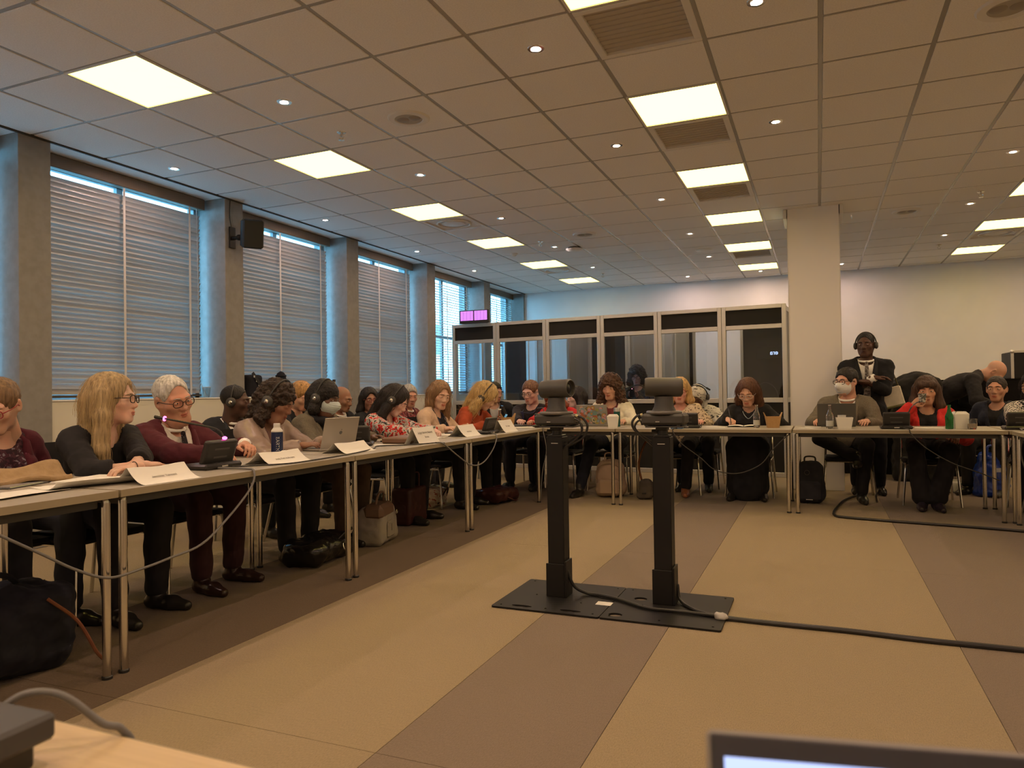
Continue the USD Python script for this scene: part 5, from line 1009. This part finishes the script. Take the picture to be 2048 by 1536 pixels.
def food_box(label, x, y, rz, m, w=.05, w2=.075, h=.105, flap=True, jag=False):
    t = thing('food_box', label, 'food box', (x, y, TZ), math.radians(rz)); c = [(-1, -1), (1, -1), (1, 1), (-1, 1)]; th = .0012
    for k in range(4):
        (ax, ay), (bx_, by_) = c[k], c[(k+1) % 4]
        q = np.array([(ax*w, ay*w*.8, 0), (bx_*w, by_*w*.8, 0), (bx_*w2, by_*w2*.8, h), (ax*w2, ay*w2*.8, h)]); n = unit(np.cross(q[1]-q[0], q[3]-q[0]))*th
        obj('side', (np.vstack([q, q-n]), np.array([(0, 1, 2), (0, 2, 3), (4, 6, 5), (4, 7, 6), (0, 4, 5), (0, 5, 1), (1, 5, 6), (1, 6, 2), (2, 6, 7), (2, 7, 3), (3, 7, 4), (3, 4, 0)])), m, t, smooth=False)
        if flap and (k % 2 == 1 or not jag):
            mid = (q[2]+q[3])/2; e = unit(q[2]-q[3]); L = np.linalg.norm(q[2]-q[3])/2; out = unit(V(mid[0], mid[1], 0)); dn = V(0, 0, 1)*(.8 if jag else .45) - out*(.35 if not jag else -.35)
            g = np.array([q[3], q[2], mid+e*L*.55+dn*.05, mid-e*L*.55+dn*.05]); obj('flap', (np.vstack([g, g-n]), np.array([(0, 1, 2), (0, 2, 3), (4, 6, 5), (4, 7, 6), (0, 4, 5), (0, 5, 1), (1, 5, 6), (1, 6, 2), (2, 6, 7), (2, 7, 3), (3, 7, 4), (3, 4, 0)])), m, t, smooth=False)
    obj('bottom', box(-w, w, -w*.8, w*.8, 0, .0015), m, t)
kraft = mat('kraft_card', (.42, .245, .095), .8, var=(60, (.45, .27, .11)))
food_box('open brown card food box on the fourth left table', -2.80, 6.52, 40, kraft, .042, .058, .125, True, True)
food_box('open brown card food box right of the empty glass bottle', -.40, 7.22, 12, kraft, .05, .066, .105, True, True)
wcard = fab((.74, .72, .64), 'paper')
food_box('white card food box in front of the stickered laptop', -1.885, 7.03, 8, wcard, .042, .055, .115)
food_box('low white card food box right of the clear bottle', .205, 7.09, 4, wcard, .052, .068, .100, False)
food_box('tall white card food box right of the green bottle', 1.105, 7.20, 14, wcard, .052, .058, .125)
lathed('drinking_glass', 'clear tumbler half full at the right of the white box', 'glass', 1.185, 7.13, TZ, [('tumbler', [(0, 0), (.033, 0), (.040, .088), (.0378, .088), (.031, .008), (0, .007)], glass), ('water', [(0, .0085), (.0305, .009), (.0345, .045), (0, .0455)], fab((.42, .33, .25), 'gloss'))])
lathed('drinking_glass', 'small white-rimmed beaker behind the clear bottle', 'cup', .19, 7.28, TZ, [('tumbler', [(0, 0), (.028, 0), (.036, .115), (.034, .115), (.026, .006), (0, .005)], fab((.60, .58, .53), 'plain'))])
lathed('flask', 'dark green drinking flask with silver top by the cream jacket', 'flask', -1.915, 7.30, TZ, [('body', [(0, 0), (.033, 0), (.034, .004), (.034, .155), (0, .156)], fab((.008, .07, .06), 'gloss')), ('top', [(0, .155), (.0345, .155), (.031, .19), (.028, .195), (0, .195)], mat('flask_steel', (.55, .52, .47), .3, .8))])
lathed('small_cup', 'small grey patterned cup at the lips of the woman in red', 'cup', .88, 7.655, .955, [('cup', [(0, 0), (.026, 0), (.036, .082), (.034, .082), (.024, .005), (0, .004)], vor('cup_print', 60, [(0, (.10, .10, .09)), (.5, (.42, .41, .38))]))])
nbk = thing('notebook', 'open notebook under the hand of the woman writing', 'notebook', (-.68, 7.42, TZ), math.radians(4)); obj('cover', box(-.15, .15, -.105, .105, 0, .003), fab((.02, .02, .02), 'plain'), nbk)
for q in (-1, 1): obj('pages', sheet(lambda a, b: (q*(.004+.14*a), (b-.5)*.20, .005+.012*np.sin(np.clip(a*2.6, 0, 3.1))*(1-.5*a)), 10, 4, .004), paper, nbk, smooth=True)
sheet_of_paper('white sheet left of the open notebook', -.93, 7.30, 80, .15, .21); sheet_of_paper('white paper under the right camera on the middle far table', -1.36, 7.14, 85, .13, .22)
sheet_of_paper('white note paper between the microphone unit and the red blazer', .89, 7.30, 85, .16, .22); sheet_of_paper('small white sheet at the joint of the far tables', -.10, 7.16, 60, .11, .15)
sheet_of_paper('white papers at the corner in front of the black sweater', -2.86, 7.06, 30, .2, .28, n=5)
pn = obj('pen', cyl((-.07, 0, .006), (.07, .02, .006), .005, 8), wplas, label='white pen lying by the left sleeve of the tweed blazer', cat='pen', loc=(-.055, 7.22, TZ))
tc = obj('tissue_box', box(-.055, .055, -.05, .05, 0, .035, .003), fab((.10, .16, .26), 'paper'), label='small blue-grey carton behind the right camera', cat='box', loc=(-1.24, 6.95, TZ))
# ------------------------------------------------ hanging cables
cabm = fab((.035, .033, .030), 'plain'); gcab = fab((.17, .165, .16), 'plain')
def cable(label, pts, r=.0055, m=None):
    p = np.array(pts, float); o = p[0]; obj('microphone_cable', tube(curve(p, 6)-o, r, 7), m or gcab, label=label, cat='cable', loc=o, smooth=60)
cable('grey cable hanging in a long loop below the nearest tables', [(-2.80, 2.80, .745), (-2.62, 2.80, .745), (-2.556, 2.79, .735), (-2.545, 2.755, .66), (-2.545, 2.607, .54), (-2.54, 2.443, .449), (-2.545, 2.28, .424), (-2.54, 2.144, .412), (-2.54, 1.986, .409), (-2.54, 1.853, .469), (-2.54, 1.722, .555), (-2.545, 1.587, .644), (-2.56, 1.50, .70)])
cable('thin dark cable lying along the second and third tables', [(-2.78, 2.88, .743), (-2.70, 2.97, .743), (-2.60, 3.10, .743), (-2.60, 3.32, .743), (-2.64, 3.72, .743), (-2.74, 4.10, .743), (-2.85, 4.32, .743), (-2.72, 4.42, .743), (-2.62, 4.60, .743), (-2.59, 4.72, .743), (-2.555, 4.76, .736)], .0042, cabm)
cable('grey cable looping below the fourth left table', [(-2.60, 4.70, .743), (-2.556, 4.738, .733), (-2.545, 4.952, .625), (-2.54, 5.174, .534), (-2.545, 5.397, .533), (-2.55, 5.598, .62), (-2.552, 5.695, .719), (-2.62, 5.80, .745), (-2.70, 5.88, .75)])
cable('dark cable looping below the middle and right far tables', [(-1.20, 7.02, .745), (-1.245, 6.88, .745), (-1.264, 6.845, .72), (-1.196, 6.84, .615), (-1.016, 6.835, .48), (-.884, 6.835, .369), (-.688, 6.835, .342), (-.494, 6.84, .424), (-.386, 6.84, .559), (-.28, 6.843, .67), (-.24, 6.88, .70)], .0048, cabm)
cable('grey cable hanging at the inner corner of the tables', [(-2.60, 7.0, .745), (-2.565, 6.87, .744), (-2.556, 6.845, .714), (-2.523, 6.84, .524), (-2.56, 6.84, .348), (-2.58, 6.845, .222), (-2.60, 6.86, .02)], .0048)
cable('grey cable hanging over the edge below the rightmost microphone unit', [(1.50, 7.03, .75), (1.48, 6.88, .744), (1.475, 6.845, .72), (1.46, 6.84, .55), (1.50, 6.84, .35), (1.46, 6.85, .1), (1.44, 6.83, .02)], .006)
cable('dark cable dropping from the microphone unit past the red blazer', [(.66, 7.03, .75), (.69, 6.87, .744), (.70, 6.845, .71), (.80, 6.84, .60), (.98, 6.85, .48), (1.18, 6.86, .40), (1.32, 6.87, .34)], .0045, cabm)
cable('thick black cable on the carpet below the right far table', [(.45, 8.45, .012), (.22, 7.78, .012), (.115, 7.10, .012), (.11, 6.80, .012), (.20, 6.72, .012), (.515, 6.641, .012), (.929, 6.57, .012), (1.392, 6.47, .012), (1.75, 6.28, .012)], .011, blackp)
# ------------------------------------------------ bags and such on the floor
def bag(name, label, catg, loc, hf, m, rz=0, rad=.06, lean=0., amp=.012, parts=(), seed=1, h=.014, squash=0.):
    t = thing(name, label, catg, loc, math.radians(rz)); f = Field((-hf[0]-.06, -hf[1]-.06, -.02), (hf[0]+.06, hf[1]+.06, 2*hf[2]+.08), h)
    f.rbox((0, 0, hf[2]), (hf[0], hf[1], hf[2]), min(rad, .9*min(hf)), k=0); mm = rumple(f.mesh(), amp, (9, 9, 9), seed); mm = rumple(mm, amp*.4, (26, 26, 26), seed+1)
    v = mm[0].copy(); tz = np.clip(v[:, 2]/(2*hf[2]), 0, 1); v[:, :2] *= (1-squash*tz**2)[:, None]; v[:, 2] = np.maximum(v[:, 2], 0); v[:, 1] += lean*v[:, 2]
    obj('body', (v, mm[1]), m, t, smooth=True)
    for n, pm, mt in parts: obj(n, pm, mt, t)
    return t
def strap(*pts, r=.009): return tube(curve(pts, 6), r, 7)
dk = fab((.012, .012, .018)); dkg = mat('black_patent', (.012, .011, .011), .16, spec=.6); lea = mat('tan_leather', (.16, .095, .055), .5, bump=(120, .0005)); mar = mat('maroon_leather', (.045, .012, .010), .45, bump=(120, .0005))
bag('holdall', 'large dark navy holdall on the floor below the nearest table', 'bag', (-3.10, 1.80, 0), (.22, .36, .17), dk, -8, .12, amp=.03, parts=[('strap', strap((.0, -.2, .32), (.05, -.1, .40), (.05, .1, .40), (0, .2, .32), r=.012), dk), ('zip', tube([(.02, -.28, .335), (.02, .28, .335)], .004, 6), darkg), ('rust_strap', strap((.20, .20, .30), (.27, .28, .20), (.30, .34, .06), (.30, .38, .012), r=.007), fab((.16, .06, .03)))])
bag('handbag', 'shiny black patent handbag on the floor behind the second table legs', 'bag', (-3.10, 3.98, 0), (.15, .26, .085), dkg, 8, .07, amp=.022, parts=[('handle', strap((.12, .02, .13), (.19, .06, .20), (.19, .16, .19), (.13, .2, .12), r=.010), dkg), ('buckle', mov(rot(ring(.028, .005, 18, 6), (0, 1, 0), 70), (.165, .06, .09)), chrome), ('buckle', mov(rot(ring(.022, .004, 18, 6), (0, 1, 0), 60), (.165, .2, .10)), chrome)])
bag('satchel', 'grey canvas and tan leather satchel beside the third table legs', 'bag', (-3.06, 4.62, 0), (.11, .19, .14), mat('grey_canvas', (.30, .265, .215), .85, bump=(200, .001)), 14, .05, amp=.012, squash=.15, parts=[('flap', box(-.05, .105, -.185, .10, .19, .30, .03), lea), ('pocket', box(.10, .125, -.10, .05, .05, .17, .02), mat('grey_canvas_pocket', (.27, .235, .19), .85)), ('handle', strap((.03, -.12, .29), (.04, -.08, .37), (.04, .02, .37), (.03, .06, .29), r=.009), lea), ('eyelet', mov(rot(ring(.014, .004, 14, 6), (0, 1, 0), 90), (.112, .12, .21)), chrome), ('buckle', box(.125, .130, -.05, -.044, .10, .15), chrome)])
bag('tote_bag', 'dark maroon leather tote standing behind the third table', 'bag', (-3.25, 5.40, 0), (.09, .17, .155), mar, 4, .03, amp=.008, parts=[('handle', strap((.05, -.08, .29), (.06, -.06, .42), (.06, .06, .42), (.05, .08, .29), r=.008), mar)])
bag('cloth_bag', 'pale floral cloth bag with dark strap under the fourth left table', 'bag', (-3.50, 6.25, 0), (.12, .15, .09), vor('floral_cloth', 30, [(0, (.30, .10, .08)), (.42, (.50, .42, .32)), (.6, (.45, .33, .26))]), 10, .06, amp=.03, parts=[('strap', strap((.10, -.13, .05), (.14, -.02, .16), (.13, .10, .17), (.08, .14, .04), r=.008), fab((.03, .012, .01)))])
bag('handbag', 'slumped maroon leather bag under the far end of the left row', 'bag', (-3.05, 6.72, 0), (.19, .22, .07), mar, -5, .06, amp=.03, parts=[('strap', strap((.15, -.1, .09), (.23, 0, .03), (.2, .12, .02), r=.008), mar)])
bpm = mat('beige_canvas', (.40, .285, .20), .85, bump=(180, .001))
bag('backpack', 'beige canvas backpack on the floor in front of the cream jacket', 'backpack', (-2.02, 7.40, 0), (.165, .10, .195), bpm, 5, .09, amp=.015, squash=.22, parts=[('front_pocket', box(-.11, .11, -.135, -.085, .03, .19, .03), bpm), ('top_handle', strap((-.05, -.03, .375), (-.045, -.03, .45), (.02, -.03, .455), (.05, -.03, .375), r=.007), bpm), ('zip', tube(curve([(-.13, -.085, .15), (-.12, -.095, .30), (0, -.09, .355), (.12, -.095, .30), (.13, -.085, .15)], 5), .004, 6), fab((.25, .17, .11), 'plain'))])
bag('shoulder_bag', 'dark grey bag with straps beside the middle far table legs', 'bag', (-1.64, 7.36, 0), (.085, .09, .10), fab((.075, .062, .05)), 0, .05, amp=.02, squash=.35, parts=[('strap', strap((-.04, 0, .17), (-.07, 0, .36), (-.01, .02, .56), (.04, .02, .60), r=.011), fab((.12, .05, .02))), ('buckle', box(-.02, .02, -.098, -.09, .06, .075), blackp)])
bag('backpack', 'black backpack standing by the pillar side of the right far table', 'backpack', (-.09, 7.56, 0), (.135, .10, .20), fab((.022, .022, .026)), -4, .07, amp=.012, squash=.2, parts=[('front_pocket', box(-.10, .10, -.135, -.085, .03, .22, .03), fab((.026, .026, .03))), ('brand_oval', mov(rot(ring(.022, .002, 20, 5), (1, 0, 0), 90), (-.02, -.105, .30)), fab((.10, .08, .06), 'plain')), ('handle', strap((-.05, 0, .39), (-.04, 0, .44), (.04, 0, .44), (.05, 0, .39), r=.008), blackp), ('reflector', box(-.03, .03, -.137, -.134, .045, .052), steel)])
blue = mat('blue_plastic_bag', (.012, .045, .30), .25, spec=.55)
bag('carrier_bag', 'crumpled blue plastic carrier bag on the floor at the right', 'bag', (1.56, 8.52, 0), (.15, .10, .22), blue, 20, .06, amp=.035, squash=.35, parts=[('handle', strap((-.06, -.05, .40), (-.05, -.06, .50), (.03, -.05, .49), (.05, -.04, .39), r=.012), blue), ('print', box(-.03, .05, -.115, -.112, .25, .29), fab((.5, .5, .5), 'plain'))])
bag('paper_bag', 'white paper bag on the floor left of the blue carrier', 'bag', (1.24, 8.72, 0), (.10, .06, .055), wcard, 8, .012, amp=.012, parts=[('fold', box(-.09, .09, -.02, .02, .10, .13), wcard)])
# ------------------------------------------------ on the window ledge
LZ = 1.10
pc = thing('plastic_cup', 'clear plastic cup with a stirrer on the window ledge', 'cup', (-5.42, 5.29, LZ)); obj('cup', lathe([(0, 0), (.030, 0), (.040, .10), (.0385, .10), (.0285, .003), (0, .003)], 20), pane_mat('thin_plastic', (.82, .82, .80), .08, 1.9), pc); obj('rim', mov(ring(.0395, .002, 20, 5), (0, 0, .10)), wplas, pc); obj('stirrer', cyl((.0, .01, .004), (-.01, -.055, .135), .002, 6), wplas, pc)
bag('shoulder_bag', 'black shoulder bag with printed strap on the window ledge', 'bag', (-5.45, 5.93, LZ), (.055, .12, .115), dk, 0, .04, amp=.012, parts=[('strap', sheet(lambda a, b: (.062+.01*np.sin(a*3), -.07+.16*a+.03*b, .24-.2*a+.02*b), 8, 3, .004), fab((.025, .025, .028))), *[('lettering', box(.070, .072, -.05+.035*k, -.03+.035*k, .20-.045*k, .222-.045*k), fab((.45, .45, .45), 'plain')) for k in range(4)]])
jk = thing('folded_jacket', 'black jacket heaped on the window ledge behind the mauve jacket', 'jacket', (-5.44, 6.36, LZ)); f = Field((-.10, -.28, -.02), (.10, .28, .30), .011); f.ell((0, 0, .07), (.065, .23, .08), k=0); f.ell((0, .0, .14), (.05, .15, .07), k=.04); f.cone((0, 0, .18), (0, .01, .225), .055, .05, .02); f.half((0, 0, .001), (0, 0, -1), (0, 0, 0), .4, .002); obj('cloth', rumple(f.mesh(), .012, (20, 20, 20), 3), dk, jk, smooth=True); obj('collar', mov(ring(.048, .012, 20, 6), (0, .005, .225)), dk, jk)
lathed('juice_bottle', 'amber juice bottle with black cap on the window ledge', 'bottle', -5.43, 7.30, LZ, [('body', [(0, 0), (.032, 0), (.034, .01), (.034, .10), (.018, .145), (.016, .17), (0, .17)], fab((.48, .27, .07), 'gloss')), ('cap', [(0, .168), (.019, .168), (.019, .195), (0, .196)], blackp)])
# ------------------------------------------------ black equipment at the far right
cl = mat('black_molton', (.012, .011, .011), 1.0, bump=(70, .004), spec=.05)
et = thing('draped_table', 'long table hung with black cloth at the far right wall', 'table', (1.75, 10.6, 0)); f_ = lambda x0, x1, y, sgn: sheet(lambda a, b: (x0+(x1-x0)*a, y+.02*np.sin(a*60)*b*sgn, 1.17-1.165*b), 90, 6, .006)
obj('cloth_front', f_(-1.45, 1.7, -.36, 1), cl, et, smooth=True); obj('cloth_top', box(-1.46, 1.71, -.37, .40, 1.165, 1.18, .004), cl, et); obj('cloth_side', box(-1.46, -1.45, -.36, .40, .01, 1.17), cl, et); obj('cloth_side', box(1.70, 1.71, -.36, .40, .01, 1.17), cl, et)
cs = thing('flight_case', 'tall black flight case with metal edges at the right edge', 'case', (2.55, 10.55, 1.18)); obj('shell', box(-.42, .42, -.28, .28, .0, .32, .006), blackm, cs)
for q in (-1, 1): obj('edge_profile', box(q*.42-.014, q*.42+.014, -.292, -.266, 0, .32, .002), steel, cs)
obj('edge_profile', box(-.42, .42, -.292, -.266, .305, .333, .002), steel, cs); obj('corner_ball', cat(*[ball((q*.42, -.28, .32), .026, (1, 1, 1), 1) for q in (-1, 1)]), steel, cs); obj('latch', box(-.05, .05, -.296, -.28, .12, .20, .004), steel, cs)
hp = thing('coat_heap', 'dark coat heaped over a crate behind the red blazer', 'coat', (1.06, 9.75, 0)); f = Field((-.34, -.28, -.02), (.34, .28, 1.36), .02); f.rbox((0, 0, .58), (.26, .2, .6), .08, k=0); f.ell((0, -.02, 1.15), (.22, .18, .12), k=.06); f.half((0, 0, .001), (0, 0, -1), (0, 0, 0), .6, .002); obj('cloth', rumple(f.mesh(), .03, (9, 9, 9), 5), fab((.016, .015, .014)), hp, smooth=True)
pb = thing('tote_bag', 'cream tote with an olive trim hanging at the elbow of the standing man', 'bag', (.70, 8.45, 1.0)); obj('pouch', rot(rumple(box(-.10, .10, -.03, .03, -.10, .10, .012), .004), (0, 1, 0), -14), fab((.58, .53, .42)), pb, smooth=60); obj('trim', rot(box(-.103, .103, -.033, .033, -.115, -.085, .01), (0, 1, 0), -14), fab((.20, .19, .09)), pb); obj('strap', strap((-.07, 0, .09), (-.10, .01, .22), (-.02, .01, .30), (.06, 0, .11), r=.008), fab((.10, .09, .05)), pb)
# ------------------------------------------------ right in front of the lens
nm = thing('microphone_unit', 'black microphone unit seen close at the lower left corner', 'microphone', (-.86, .40, TZ), math.radians(2)); obj('base', box(-.14, .145, -.10, .075, 0, .030, .004), unit_m, nm); obj('raised_body', box(-.16, .165, -.10, .082, .030, .056, .004), fab((.06, .058, .055), 'plain'), nm); obj('socket', cat(*[box(-.10+.02*k, -.09+.02*k, -.102, -.099, .012, .02) for k in range(4)]), chrome, nm)
cable('grey lead curling from the close microphone unit over the table edge', [(-.79, .478, .775), (-.765, .50, .795), (-.735, .52, .79), (-.71, .545, .755), (-.70, .562, .742), (-.695, .572, .70), (-.70, .575, .5)], .004)
nl = thing('laptop', "photographer's dark laptop with a lit screen at the bottom edge", 'laptop', (.109, .428, TZ+.003), math.radians(11)); bz = fab((.045, .044, .052), 'plain')
obj('base', box(-.168, .168, -.225, .0, .001, .016, .004), bz, nl); T3 = lambda m: mov(rot(m, (1, 0, 0), -22), (0, 0, .014))
obj('lid', T3(box(-.168, .168, .001, .008, 0, .152, .003)), fab((.24, .22, .20), 'plain'), nl); obj('bezel', T3(box(-.1655, .1655, -.0015, .001, 0, .150, .001)), bz, nl); obj('screen', T3(box(-.158, .158, -.0022, -.0014, .012, .138)), emitter('laptop_screen', (.42, .50, .85)), nl); obj('keyboard', box(-.15, .15, -.12, -.02, .0158, .0172), darkg, nl)
# what hangs below the far-right corner
